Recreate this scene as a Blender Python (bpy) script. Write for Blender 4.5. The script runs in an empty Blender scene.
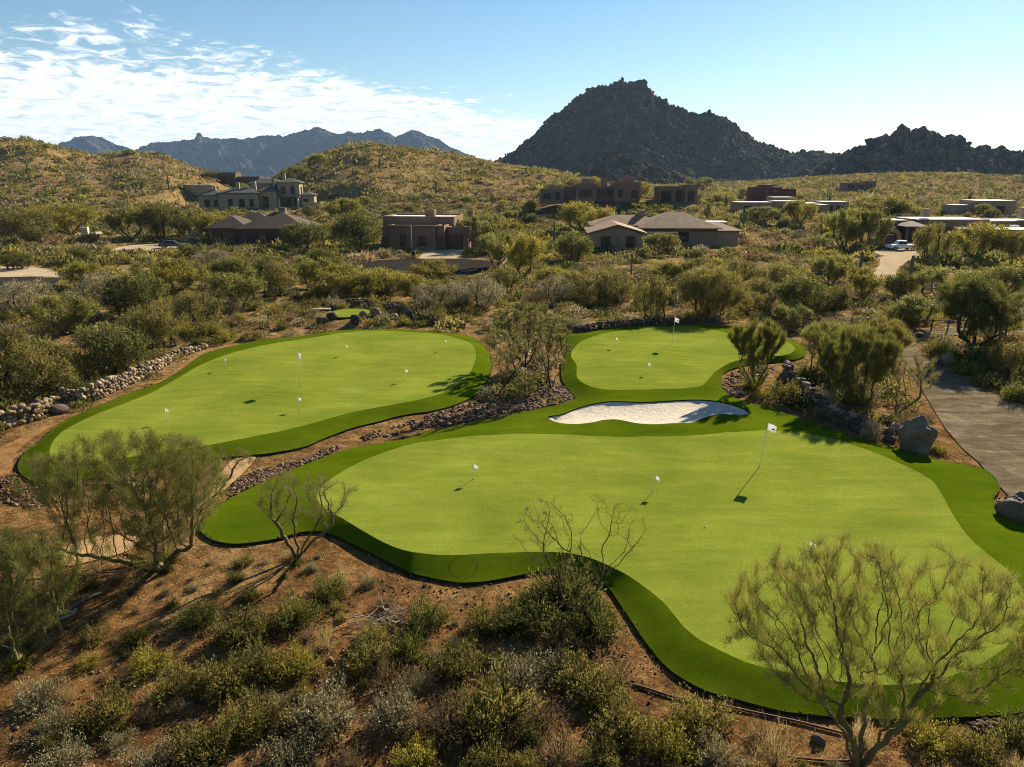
import bpy, math, numpy as np
from mathutils.geometry import delaunay_2d_cdt
from mathutils import Vector
PI = math.pi
RNG = np.random.default_rng(7)
# ------------------------------------------------------------------ camera geometry (used to read places off the photograph)
F = 683.; HY = 175.; PITCH = math.atan((383.5-HY)/F); H = 14.
cp, sp_ = math.cos(PITCH), math.sin(PITCH)
def G(px, py, z=0.):
    X = (px-512)/F; Y = -(py-383.5)/F
    d = np.array([X, cp+Y*sp_, -sp_+Y*cp]); t = (z-H)/d[2]
    return np.array([d[0]*t, d[1]*t])
def GP(pts, z=0.): return np.array([G(a, b, z) for a, b in pts])
def X_at(px, Y, z=0.): return (px-512)/F*(Y*cp+(H-z)*sp_)
def Z_at(py, Y):
    v = -(py-383.5)/F
    return H + Y*(-sp_+v*cp)/(cp+v*sp_)
def mpp(Y, z=0.): return (Y*cp+(H-z)*sp_)/F
# ------------------------------------------------------------------ noise
def _hash(i, j, s):
    h = (i*374761393 + j*668265263 + s*1274126177) & 0xffffffff
    h = ((h ^ (h >> 13))*1274126177) & 0xffffffff
    return ((h ^ (h >> 16)) & 0xffff)/65535.
def vnoise(x, y, s=0):
    x = np.asarray(x, float); y = np.asarray(y, float)
    i = np.floor(x).astype(np.int64); j = np.floor(y).astype(np.int64)
    fx = x-i; fy = y-j; fx = fx*fx*(3-2*fx); fy = fy*fy*(3-2*fy)
    a = _hash(i, j, s); b = _hash(i+1, j, s); c = _hash(i, j+1, s); d = _hash(i+1, j+1, s)
    return (a*(1-fx)+b*fx)*(1-fy)+(c*(1-fx)+d*fx)*fy
def fbm(x, y, o=4, s=0):
    r = 0; a = .5
    for k in range(o):
        r = r + a*(vnoise(x, y, s+k)-.5); x = x*2.03+17.1; y = y*2.03-5.3; a *= .5
    return r*2
def ridged(x, y, o=5, s=0):
    r = 0; a = .5
    for k in range(o):
        n = 1-np.abs(vnoise(x, y, s+k)*2-1); r = r+a*n*n; x = x*2.1+9; y = y*2.1+3; a *= .5
    return r
def sstep(a, b, x):
    t = np.clip((x-a)/(b-a), 0, 1); return t*t*(3-2*t)
# ------------------------------------------------------------------ polygon tools
def smooth_poly(P, n=4, closed=True):
    P = np.asarray(P, float); out = []; N = len(P)
    for i in range(N if closed else N-1):
        g = (lambda k: P[k % N]) if closed else (lambda k: P[min(max(k, 0), N-1)])
        p0, p1, p2, p3 = g(i-1), g(i), g(i+1), g(i+2)
        for k in range(n):
            t = k/n
            out.append(.5*((2*p1)+(-p0+p2)*t+(2*p0-5*p1+4*p2-p3)*t*t+(-p0+3*p1-3*p2+p3)*t**3))
    if not closed: out.append(P[-1])
    return np.array(out)
def inside(P, x, y):
    r = np.zeros(np.shape(x), bool); N = len(P)
    for i in range(N):
        x1, y1 = P[i]; x2, y2 = P[(i+1) % N]
        if y1 == y2: continue
        c = ((y1 > y) != (y2 > y)) & (x < (x2-x1)*(y-y1)/(y2-y1)+x1); r ^= c
    return r
def dist(P, x, y, closed=True):
    x = np.asarray(x, float); y = np.asarray(y, float)
    r = np.full(np.shape(x), 1e9); N = len(P)
    for i in range(N if closed else N-1):
        ax, ay = P[i]; bx, by = P[(i+1) % N]; dx, dy = bx-ax, by-ay; L = dx*dx+dy*dy+1e-12
        t = np.clip(((x-ax)*dx+(y-ay)*dy)/L, 0, 1)
        r = np.minimum(r, np.hypot(x-ax-t*dx, y-ay-t*dy))
    return r
# ------------------------------------------------------------------ outlines
GZ = .45; EZ = .09
fr_main = smooth_poly(GP([(552,333),(560,340),(563,352),(561,366),(562,380),(571,392),(575,398),(568,402),(557,405),(531,410),(506,416),(480,421),(455,426),(430,431),(403,439),(352,448),(314,461),(276,476),(233,496.6),(212,508),(202,522),(201,531),(212.7,539.8),(238,543.6),(276,538.5),(301,532),(322,531.5),(342,538.5),(365,550),(390,562.6),(416,574),(454,581.7),(475,582),(493,580),(519,575),(545,570.5),(572,569),(592,575),(608,587.4),(620.6,605),(630.8,620),(642.6,638),(663,663.5),(683,678.7),(708.7,691.4),(740,700),(764,706.5),(789,712),(840,717),(891,719),(927,718),(967,717),(1024,712),(1090,695),(1140,655),(1150,620),(1125,585),(1075,555),(1045,540),(1024,528),(1008,514),(994,500),(1000,488),(993,475),(980,467.5),(963,464.5),(947,461.5),(924,456),(896,448),(866,440),(815,423),(780,411),(764,406),(748,402),(735,397.5),(725,391),(721,383),(724,373),(738,367),(755,363),(775,362),(798,359),(806,353),(800,344),(783,338),(755,332),(725,327),(692,324),(650,325.5),(610,328.5),(580,333.5)], EZ))
g_main = smooth_poly(GP([(416,443),(378,454.6),(347,468.6),(322,486),(317,499),(327,509.5),(342,518),(365,532),(390.6,545.5),(416,552.5),(454,555),(506,552.3),(557,552),(587.6,557),(622,572),(646,588),(666,605),(683,626),(702,641),(740,659.7),(764,667),(802,675.5),(840,681.5),(878,684.5),(910,684),(950,676),(985,661),(1010,643),(1023,623),(1024,595),(1008,571),(985,552),(967,535),(952,513),(939,490),(926.6,477),(891,459.5),(840,440.4),(800,432.5),(764,430),(725,432.3),(684,435.8),(646,436.3),(608,436.3),(570,434.5),(531.6,433.8),(500,434.5),(468,436.5)], GZ))
g_back = smooth_poly(GP([(574,348),(584,340),(608,332.5),(646,328.2),(690,326.2),(712,329.5),(735,334),(765,338),(787,342),(795,349),(785,355),(760,357),(735,361),(716,371),(708,380),(700,386),(680,388),(646,389.3),(608,389.3),(590,386),(577.5,378),(576.5,365),(571,356)], GZ))
bunker = smooth_poly(GP([(547.5,417.5),(562,414.7),(582.5,407),(608,402),(646,402.5),(689,400.3),(712,401),(730,404.5),(742,408.5),(749,413.5),(744,415.5),(718,415),(700,420),(692,423.3),(671.5,424),(655,425),(638,424),(622,421),(613,420),(602,421),(592.6,423),(575,424.8),(557,423)], GZ*.8))
fr_left = smooth_poly(GP([(40,441),(25,452),(18,470),(40,482),(90,478),(150,466),(200,458),(232,456.5),(270,453),(303,447),(325,438),(352,428),(380,421),(403,415),(436,410),(462,402),(478,393),(485,384),(491,374),(492,362),(487,350),(478,341),(465,335),(430,331),(400,329.5),(370,329),(345,330),(320,333),(300,336.5),(270,338.5),(240,344),(215,350),(198,357),(183,368),(160,382),(130,393),(90,409),(60,423)], EZ))
g_left = smooth_poly(GP([(62,432),(50,448),(55,462),(90,462),(150,454),(203,446),(240,439),(280,431),(320,421),(352,412),(385,406),(425,398),(450,389),(466,377),(474,365),(476,353),(470,343),(450,336),(430,333.5),(400,331.5),(370,330.7),(340,333),(310,338),(270,344),(235,352),(200,365),(180,377),(150,393),(120,405),(90,417)], GZ))
tee_z = .75
tee = smooth_poly(GP([(327.5,314),(335,310.2),(347,308.6),(362,308.6),(372,310.5),(370,313.5),(358,316.3),(343,317.5),(331,316.8)], tee_z))
tee_in = (tee-tee.mean(0))*.9+tee.mean(0)
road_side = GP([(1080,560),(1024,512),(1000,487),(978,462),(962,448),(945,428),(935,412),(925,395),(912,375),(898,362),(886,350),(890,338),(905,331),(930,328.5),(965,328),(1040,329),(1040,335),(965,334.5),(925,338),(913,346),(925,357),(945,370),(970,385),(1000,397),(1030,408),(1120,440)])
road_mid = smooth_poly(GP([(365,263),(385,259.8),(421,258.6),(452.5,258.6),(497,261.5),(500,265),(480,272.5),(446,279),(407,276),(385,273),(366,269)]))
drive_mid = GP([(419,258.7),(456,258.7),(470,247.5),(438,248.6),(423,252)])
road_left = GP([(-120,281),(-20,277.5),(30,277),(62,278.5),(55,284),(40,293),(0,297),(-120,302)])
apron_left = smooth_poly(GP([(-60,268),(30,267),(60,273),(90,274),(104,276),(100,280),(80,281),(64,278),(30,276.5),(-60,279)]))
drive_left = smooth_poly(GP([(108,251),(130,245.5),(165,243.5),(190,244.5),(215,246),(190,250),(160,251.5),(125,253)]))
road_back = GP([(58,235.4),(100,231.6),(125,230.6),(125,232.6),(100,234.3),(60,238)])
drive_right = smooth_poly(GP([(874,251.5),(895,249),(921,250),(921,256),(908,262),(897,270),(893,279),(868,284),(876,270),(880,260)]))
sand_path = smooth_poly(GP([(234,459.5),(246,457.5),(256,458),(248,468),(236,480),(222,492),(210,503),(200,510),(196,502),(208,488),(220,474)], 0))
trail = smooth_poly(GP([(-60,470),(0,448),(40,428),(70,419),(105,406),(140,390),(168,376),(190,360),(214,350),(232,344),(236,345.5),(214,352),(196,359),(182,370),(158,384),(128,396),(92,410),(58,424),(30,440),(14,456),(10,472),(-20,484),(-70,492)], 0))
sand_spot = smooth_poly(GP([(52,556),(80,541),(112,535),(138,538),(128,551),(96,560),(66,566)], 0))
PAVED = [sand_path, sand_spot, trail, road_side, road_mid, drive_mid, road_left, apron_left, drive_left, drive_right, road_back]
# ------------------------------------------------------------------ terrain
def prof(tab): 
    t = np.array(tab, float); return t[:, 0], t[:, 1]
HILLS = []   # (px profile, distance, front width, back width, roughness)
left_hill = [(-300,160),(-150,146),(0,142),(30,142),(60,149),(100,158),(130,156),(160,158),(190,169),(215,178),(240,190),(300,205)]
mid_hill = [(230,205),(262,190),(290,171),(320,155),(345,145),(370,141),(400,146),(430,154),(470,162),(500,166),(530,171),(570,177),(620,190)]
def ridge_h(x, y, tab, D, wf, wb, zb=0.):
    px, py = prof(tab)
    dd = np.maximum(y, 1.); u = x/dd
    vv = -(py-383.5)/F; up = (px-512)/F/(cp+vv*sp_); zc = Z_at(py, D)
    zc = np.maximum(zc-zb, 0)
    h = np.interp(u, up, zc, left=0, right=0)
    d = y-D
    s = np.where(d < 0, 1-sstep(0, wf, -d), 1-sstep(0, wb, d))
    return h*s
def TH0(x, y):
    r = np.hypot(x, y)
    z = .9*fbm(x/23, y/23, 3, 3)*sstep(60, 160, r)+.10*fbm(x/4., y/4., 3, 9)*sstep(0, 10, r)
    h = ridge_h(x, y, left_hill, 400, 190, 240); h2 = ridge_h(x, y, mid_hill, 430, 190, 260)
    h = np.maximum(h, h2)
    z = z+h*(1+.0*r)+fbm(x/38, y/38, 4, 21)*np.minimum(h, 14)*.28
    # knoll that carries the adobe mansion; gentle rises on the right
    z = z+6.*np.exp(-(((x-38)/34)**4))*np.exp(-(((y-245)/34)**4))
    z = z+7.*np.exp(-((x-235)/150)**2)*sstep(330, 560, y)*np.exp(-((y-560)/260)**2)
    z = z+10.*np.exp(-((x-330)/110)**2)*np.exp(-((y-520)/130)**2)
    z = z+2.5*np.exp(-((x-45)/16)**2)*np.exp(-((y-150)/22)**2)
    z = z+2*np.exp(-((x-70)/45)**2)*np.exp(-((y-190)/30)**2)
    z = z+.55*np.exp(-(((x+18.2)/2.6)**2)-(((y-24.4)/1.5)**2))*1.0
    z = z-.5*np.exp(-((dist(wash, x, y, False)/1.8)**2))*sstep(0, 1, r)
    return z
wash = GP([(-60,500),(20,485),(120,495),(215,480)])
PADS = []   # (x, y, half-width, half-depth, z)
for px, Y, hw, hd, z in [(257,270,30,22,1.6),(262,152,17,14,0.),(425,142,19,14,0.),(660,140,20,14,0.),(800,236,26,16,1.4),(958,150,26,16,0.),(1000,226,14,10,1.5)]:
    PADS.append((X_at(px, Y), Y, hw, hd, z))
def TH(x, y, turf=True):
    x = np.asarray(x, float); y = np.asarray(y, float)
    z = TH0(x, y)
    for (a, b, hw, hd, pz) in PADS:
        w = (1-sstep(hw, hw+14, np.abs(x-a)))*(1-sstep(hd, hd+14, np.abs(y-b)))
        z = z*(1-w)+pz*w
    near = (y < 110) & (np.abs(x) < 90) & (y > 3)
    if near.any():
        xs, ys = x[near], y[near]; zz = z[near]
        # calm ground round the turf, mound under the small tee
        for P in (fr_main, fr_left):
            lo = P.min(0)-3.1; hi = P.max(0)+3.1; q = (xs > lo[0]) & (xs < hi[0]) & (ys > lo[1]) & (ys < hi[1])
            if not q.any(): continue
            xq, yq = xs[q], ys[q]
            d = dist(P, xq, yq); ins = inside(P, xq, yq); w = 1-sstep(.3, 3, d); w = np.where(ins, 1, w)
            zz[q] = zz[q]*(1-w)+(.02*fbm(xq*1.3, yq*1.3, 2, 5)-.02)*w
            if turf: zz[q] = np.where(ins & (d > .22), zz[q]-.5, zz[q])
        c = tee.mean(0); mnd = (tee_z-.1)*(1-sstep(2.0, 5.0, np.hypot((xs-c[0])*.8, ys-c[1]))); zz = np.where(mnd > .001, np.maximum(zz, mnd), zz)
        if turf:
            cc = inside(tee, xs, ys) & (dist(tee, xs, ys) > .2); zz = np.where(cc, zz-.4, zz)
        z[near] = zz
    for P in PAVED:
        m = np.hypot(*(P.mean(0))) ; rr = np.max(np.hypot(*(P-P.mean(0)).T))+14
        k = np.hypot(x-P[:, 0].mean(), y-P[:, 1].mean()) < rr
        if k.any():
            d = dist(P, x[k], y[k]); w = 1-sstep(.5, 7 if P is not sand_path and P is not sand_spot and P is not trail else 1.5, d); w = np.where(inside(P, x[k], y[k]), 1, w)
            z[k] = z[k]*(1-w)+(-.03)*w
    return z
def th(x, y): return float(TH(np.array([x]), np.array([y]))[0])
# ------------------------------------------------------------------ mesh tools
C = bpy.context.scene.collection
def mesh(name, V, T, mat=None, smooth=False, tint=None, parent=None, loc=None):
    V = np.asarray(V, np.float32).reshape(-1, 3)
    me = bpy.data.meshes.new(name)
    if isinstance(T, np.ndarray):
        n = T.shape[1]; m = len(T)
        me.vertices.add(len(V)); me.vertices.foreach_set('co', V.ravel())
        me.loops.add(m*n); me.loops.foreach_set('vertex_index', T.astype(np.int32).ravel())
        me.polygons.add(m); me.polygons.foreach_set('loop_start', np.arange(m, dtype=np.int32)*n)
        me.update(calc_edges=True)
    else:
        me.from_pydata(V.tolist(), [], T)
    if smooth: me.polygons.foreach_set('use_smooth', np.ones(len(me.polygons), bool))
    if tint is not None:
        a = me.attributes.new('tint', 'FLOAT', 'POINT'); a.data.foreach_set('value', np.asarray(tint, np.float32))
    if mat: me.materials.append(mat)
    o = bpy.data.objects.new(name, me); C.objects.link(o)
    if parent: o.parent = parent
    if loc is not None: o.location = loc
    return o
def tag(o, label, cat, group=None, kind=None):
    o['label'] = label; o['category'] = cat
    if group: o['group'] = group
    if kind: o['kind'] = kind
    return o
def empty(name, loc, rz=0):
    o = bpy.data.objects.new(name, None); C.objects.link(o); o.location = loc; o.rotation_euler = (0, 0, rz); o.empty_display_size = .3
    return o
class MB:
    def __init__(s): s.V = []; s.F = []
    def add(s, V, Fc):
        b = len(s.V); s.V += [tuple(map(float, v)) for v in V]; s.F += [tuple(int(i)+b for i in f) for f in Fc]
    def box(s, x0, x1, y0, y1, z0, z1, taper=0.):
        t = taper
        s.add([(x0,y0,z0),(x1,y0,z0),(x1,y1,z0),(x0,y1,z0),(x0+t,y0+t,z1),(x1-t,y0+t,z1),(x1-t,y1-t,z1),(x0+t,y1-t,z1)],
              [(0,3,2,1),(4,5,6,7),(0,1,5,4),(1,2,6,5),(2,3,7,6),(3,0,4,7)])
    def hip(s, x0, x1, y0, y1, z, h, e=.5, th_=.18):
        x0 -= e; x1 += e; y0 -= e; y1 += e; w = min(x1-x0, y1-y0)/2
        if x1-x0 >= y1-y0: a = (x0+w, (y0+y1)/2, z+h+th_); b = (x1-w, (y0+y1)/2, z+h+th_)
        else: a = ((x0+x1)/2, y0+w, z+h+th_); b = ((x0+x1)/2, y1-w, z+h+th_)
        V = [(x0,y0,z),(x1,y0,z),(x1,y1,z),(x0,y1,z),(x0,y0,z+th_),(x1,y0,z+th_),(x1,y1,z+th_),(x0,y1,z+th_),a,b]
        if x1-x0 >= y1-y0: Fc = [(4,5,9,8),(5,6,9),(6,7,8,9),(7,4,8)]
        else: Fc = [(4,5,8),(5,6,9,8),(6,7,9),(7,4,8,9)]
        s.add(V, Fc+[(3,2,1,0),(0,1,5,4),(1,2,6,5),(2,3,7,6),(3,0,4,7)])
    def gable(s, x0, x1, y0, y1, z, h, e=.5, th_=.2):   # ridge along y, gable end to the front
        x0 -= e; x1 += e; y0 -= e; y1 += e; xm = (x0+x1)/2
        V = [(x0,y0,z),(xm,y0,z+h),(x1,y0,z),(x0,y1,z),(xm,y1,z+h),(x1,y1,z)]
        V += [(a, b, c+th_) for a, b, c in V]
        s.add(V, [(6,7,10,9),(7,8,11,10),(3,4,1,0),(4,5,2,1),(0,1,7,6),(1,2,8,7),(9,10,4,3),(10,11,5,4),(0,6,9,3),(2,5,11,8)])
    def cyl(s, c, r, h, n=12, axis='z', r2=None):
        r2 = r if r2 is None else r2; V = []
        for k in range(n):
            a = 2*PI*k/n
            for (rr, hh) in ((r, 0), (r2, h)):
                p = (rr*math.cos(a), rr*math.sin(a), hh)
                if axis == 'x': p = (p[2], p[0], p[1])
                if axis == 'y': p = (p[0], p[2], p[1])
                V.append((c[0]+p[0], c[1]+p[1], c[2]+p[2]))
        Fc = [(2*k, 2*((k+1) % n), 2*((k+1) % n)+1, 2*k+1) for k in range(n)]
        Fc += [tuple(2*k for k in range(n))[::-1], tuple(2*k+1 for k in range(n))]
        s.add(V, Fc)
    def build(s, name, mat, parent=None, smooth=False, bevel=0, loc=None):
        o = mesh(name, np.array(s.V), list(s.F), mat, smooth, None, parent, loc)
        if bevel:
            m = o.modifiers.new('b', 'BEVEL'); m.width = bevel; m.segments = 2; m.limit_method = 'ANGLE'
        return o
# ------------------------------------------------------------------ materials
def new_mat(name):
    m = bpy.data.materials.new(name); m.use_nodes = True; nt = m.node_tree
    for n in list(nt.nodes): nt.nodes.remove(n)
    out = nt.nodes.new('ShaderNodeOutputMaterial'); b = nt.nodes.new('ShaderNodeBsdfPrincipled')
    nt.links.new(b.outputs[0], out.inputs[0]); b.inputs['Roughness'].default_value = .85
    b.inputs['Specular IOR Level'].default_value = .2
    return m, nt, b, out
def N(nt, t, **kw):
    n = nt.nodes.new(t)
    for k, v in kw.items():
        if k in n.inputs: n.inputs[k].default_value = v
        else: setattr(n, k, v)
    return n
def ramp(nt, fac, stops, interp='LINEAR'):
    r = nt.nodes.new('ShaderNodeValToRGB'); cr = r.color_ramp; cr.interpolation = interp
    while len(cr.elements) < len(stops): cr.elements.new(.5)
    for e, (p, c) in zip(cr.elements, stops): e.position = p; e.color = (*c, 1) if len(c) == 3 else c
    nt.links.new(fac, r.inputs[0]); return r
def noise(nt, scale, detail=5, rough=.6, vec=None, dist_=0):
    n = N(nt, 'ShaderNodeTexNoise'); n.inputs['Scale'].default_value = scale; n.inputs['Detail'].default_value = detail
    n.inputs['Roughness'].default_value = rough; n.inputs['Distortion'].default_value = dist_
    if vec is not None: nt.links.new(vec, n.inputs['Vector'])
    return n
def mixc(nt, fac, a, b, mode='MIX'):
    m = nt.nodes.new('ShaderNodeMix'); m.data_type = 'RGBA'; m.blend_type = mode
    for s, v in ((m.inputs[0], fac), (m.inputs[6], a), (m.inputs[7], b)):
        if hasattr(v, 'is_linked') or hasattr(v, 'links'): nt.links.new(v, s)
        elif isinstance(v, (int, float)): s.default_value = v
        else: s.default_value = (*v, 1)
    return m.outputs[2]
def math_(nt, op, a, b=None, c=None, clamp=False):
    m = nt.nodes.new('ShaderNodeMath'); m.operation = op; m.use_clamp = clamp
    for s, v in zip(m.inputs, (a, b, c)):
        if v is None: continue
        if isinstance(v, (int, float)): s.default_value = v
        else: nt.links.new(v, s)
    return m.outputs[0]
def bump(nt, b, h, strength=.5, distance=.05):
    n = nt.nodes.new('ShaderNodeBump'); n.inputs['Strength'].default_value = strength; n.inputs['Distance'].default_value = distance
    nt.links.new(h, n.inputs['Height']); nt.links.new(n.outputs[0], b.inputs['Normal'])
def wpos(nt): return nt.nodes.new('ShaderNodeNewGeometry').outputs['Position']
def opos(nt): return nt.nodes.new('ShaderNodeTexCoord').outputs['Object']

def ground_mat():
    m, nt, b, _ = new_mat('desert_soil'); p = wpos(nt)
    big = noise(nt, .045, 6, .65, p); mid = noise(nt, .6, 6, .7, p); fine = noise(nt, 7., 8, .75, p)
    red = ramp(nt, mid.outputs[0], [(.3, (.060,.026,.010)), (.48, (.155,.074,.027)), (.70, (.32,.18,.072))])
    tan = ramp(nt, mid.outputs[0], [(.3, (.12,.080,.032)), (.5, (.27,.185,.078)), (.72, (.44,.325,.15))])
    # far ground is grassy tan, near ground reddish granite soil
    sx = nt.nodes.new('ShaderNodeSeparateXYZ'); nt.links.new(p, sx.inputs[0])
    f = N(nt, 'ShaderNodeMapRange'); nt.links.new(sx.outputs[1], f.inputs[0]); f.inputs[1].default_value = 6; f.inputs[2].default_value = 85
    f2 = math_(nt, 'ADD', f.outputs[0], math_(nt, 'MULTIPLY', math_(nt, 'SUBTRACT', big.outputs[0], .5), 1.4), clamp=True)
    col = mixc(nt, f2, red.outputs[0], tan.outputs[0])
    # sandy pale patches and leaf litter
    sand = noise(nt, .16, 3, .5, p, .4); sm = ramp(nt, sand.outputs[0], [(.57, (0,0,0)), (.68, (1,1,1))])
    col = mixc(nt, math_(nt, 'MULTIPLY', sm.outputs[0], .55), col, (.31,.20,.09))
    lit = noise(nt, 1.7, 7, .75, p, .3); lm = ramp(nt, lit.outputs[0], [(.46, (0,0,0)), (.60, (1,1,1))])
    col = mixc(nt, math_(nt, 'MULTIPLY', lm.outputs[0], .7), col, (.045,.032,.014))
    # gravel specks
    v = N(nt, 'ShaderNodeTexVoronoi'); v.inputs['Scale'].default_value = 9; nt.links.new(p, v.inputs['Vector'])
    vr = ramp(nt, v.outputs['Distance'], [(.12, (1,1,1)), (.3, (0,0,0))])
    vc = nt.nodes.new('ShaderNodeSeparateColor'); nt.links.new(v.outputs['Color'], vc.inputs[0])
    vm = math_(nt, 'MULTIPLY', vr.outputs[0], math_(nt, 'GREATER_THAN', vc.outputs[0], .62))
    col = mixc(nt, math_(nt, 'MULTIPLY', vm, .7), col, (.42,.30,.20))
    fr = ramp(nt, fine.outputs[0], [(.3, (.45,.45,.45)), (.7, (1.5,1.5,1.5))])
    col = mixc(nt, 1., col, fr.outputs[0], 'MULTIPLY')
    nt.links.new(col, b.inputs['Base Color'])
    hgt = math_(nt, 'ADD', math_(nt, 'MULTIPLY', fine.outputs[0], .5), math_(nt, 'ADD', mid.outputs[0], math_(nt, 'MULTIPLY', vm, .25)))
    bump(nt, b, hgt, 1., .16); b.inputs['Roughness'].default_value = 1.; b.inputs['Specular IOR Level'].default_value = 0.
    return m
def turf_mat(name, c1, c2, c3, fine=60., bs=.35):
    m, nt, b, _ = new_mat(name); p = wpos(nt)
    a = noise(nt, .22, 4, .55, p, .5); s = noise(nt, 1.6, 5, .7, p); f = noise(nt, fine, 3, .7, p)
    mp = N(nt, 'ShaderNodeMapping'); mp.inputs['Scale'].default_value = (.5, 2.6, 1); mp.inputs['Rotation'].default_value = (0, 0, .3)
    nt.links.new(p, mp.inputs[0]); st = noise(nt, .55, 4, .6, mp.outputs[0], .6)
    x = math_(nt, 'ADD', math_(nt, 'MULTIPLY', a.outputs[0], .5), math_(nt, 'ADD', math_(nt, 'MULTIPLY', st.outputs[0], .35), math_(nt, 'MULTIPLY', s.outputs[0], .15)))
    r = ramp(nt, x, [(.36, c1), (.5, c2), (.66, c3)])
    fr = ramp(nt, f.outputs[0], [(.3, (.66,.66,.64)), (.7, (1.32,1.32,1.25))]); g2 = noise(nt, 9., 6, .75, p); gr = ramp(nt, g2.outputs[0], [(.3, (.84,.84,.8)), (.7, (1.14,1.14,1.1))])
    nt.links.new(mixc(nt, 1., mixc(nt, 1., r.outputs[0], fr.outputs[0], 'MULTIPLY'), gr.outputs[0], 'MULTIPLY'), b.inputs['Base Color'])
    bump(nt, b, f.outputs[0], bs, .02); b.inputs['Roughness'].default_value = .8
    b.inputs['Specular IOR Level'].default_value = 0.; b.inputs['Roughness'].default_value = 1.
    return m
def simple_mat(name, c, rough=.85, var=.25, scale=1.5, bstr=.3, bdist=.02, obj=True, spec=.2, c2=None):
    m, nt, b, _ = new_mat(name); p = opos(nt) if obj else wpos(nt)
    a = noise(nt, scale, 6, .65, p); f = noise(nt, scale*9, 5, .7, p)
    c = np.array(c); d = np.array(c2) if c2 is not None else c*(1+var)
    r = ramp(nt, a.outputs[0], [(.3, tuple(c*(1-var))), (.7, tuple(d))])
    fr = ramp(nt, f.outputs[0], [(.3, (.85,.85,.85)), (.7, (1.12,1.12,1.12))])
    nt.links.new(mixc(nt, 1., r.outputs[0], fr.outputs[0], 'MULTIPLY'), b.inputs['Base Color'])
    bump(nt, b, math_(nt, 'ADD', a.outputs[0], math_(nt, 'MULTIPLY', f.outputs[0], .4)), bstr, bdist)
    b.inputs['Roughness'].default_value = rough; b.inputs['Specular IOR Level'].default_value = spec
    return m
def leaf_mat(name, dark, light, yel, trans=.35, dryc=None, dry=0.):
    m, nt, b, out = new_mat(name)
    at = nt.nodes.new('ShaderNodeAttribute'); at.attribute_name = 'tint'
    oi = nt.nodes.new('ShaderNodeObjectInfo')
    x = math_(nt, 'ADD', math_(nt, 'MULTIPLY', at.outputs['Fac'], .8), math_(nt, 'MULTIPLY', oi.outputs['Random'], .25))
    r = ramp(nt, x, [(.08, dark), (.5, light), (.95, yel)])
    nt.links.new(r.outputs[0], b.inputs['Base Color']); b.inputs['Roughness'].default_value = .6
    b.inputs['Specular IOR Level'].default_value = .25
    t = nt.nodes.new('ShaderNodeBsdfTranslucent'); nt.links.new(r.outputs[0], t.inputs[0])
    mx = nt.nodes.new('ShaderNodeMixShader'); mx.inputs[0].default_value = trans
    nt.links.new(b.outputs[0], mx.inputs[1]); nt.links.new(t.outputs[0], mx.inputs[2]); nt.links.new(mx.outputs[0], out.inputs[0])
    return m
M = {}
M['soil'] = ground_mat()
M['green'] = turf_mat('putting_turf', (.120,.162,.020), (.165,.205,.028), (.225,.262,.042))
M['fringe'] = turf_mat('fringe_turf', (.048,.080,.003), (.068,.102,.004), (.094,.130,.006), 45, .5)
M['sand'] = simple_mat('white_sand', (.62,.56,.46), 1., .14, 3.5, 1., .12, False, 0.)
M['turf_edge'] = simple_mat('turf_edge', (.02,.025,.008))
M['asphalt'] = simple_mat('asphalt', (.034,.031,.028), 1., .2, .4, .3, .01, False, 0.)
def road_mat():
    m, nt, b, _ = new_mat('worn_road'); p = wpos(nt)
    mp = N(nt, 'ShaderNodeMapping'); mp.inputs['Rotation'].default_value = (0, 0, .75); mp.inputs['Scale'].default_value = (.35, 1.6, 1)
    nt.links.new(p, mp.inputs[0])
    a = noise(nt, .5, 6, .7, mp.outputs[0], .8); f = noise(nt, 14, 6, .8, p); g = noise(nt, 1.3, 5, .65, p, .5)
    r = ramp(nt, a.outputs[0], [(.36, (.095,.078,.050)), (.5, (.140,.115,.076)), (.64, (.23,.19,.13))])
    r2 = ramp(nt, g.outputs[0], [(.35, (.75,.75,.75)), (.7, (1.25,1.22,1.15))])
    c = mixc(nt, 1., r.outputs[0], r2.outputs[0], 'MULTIPLY'); fr = ramp(nt, f.outputs[0], [(.3, (.7,.7,.7)), (.7, (1.3,1.3,1.3))])
    nt.links.new(mixc(nt, 1., c, fr.outputs[0], 'MULTIPLY'), b.inputs['Base Color']); bump(nt, b, f.outputs[0], .5, .02); b.inputs['Specular IOR Level'].default_value = 0.; b.inputs['Roughness'].default_value = 1.
    return m
M['road'] = road_mat()
M['drive'] = simple_mat('sandy_drive', (.40,.32,.215), 1., .2, .3, .3, .01, False, 0.)
M['sandy'] = simple_mat('pale_sand', (.36,.24,.12), 1., .3, 1.3, .8, .06, False, 0.)
M['trail'] = simple_mat('trail_dirt', (.24,.135,.055), 1., .4, 1.1, .9, .08, False, 0.)
M['concrete'] = simple_mat('pale_kerb', (.42,.38,.31), .9, .15, 1)
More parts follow.
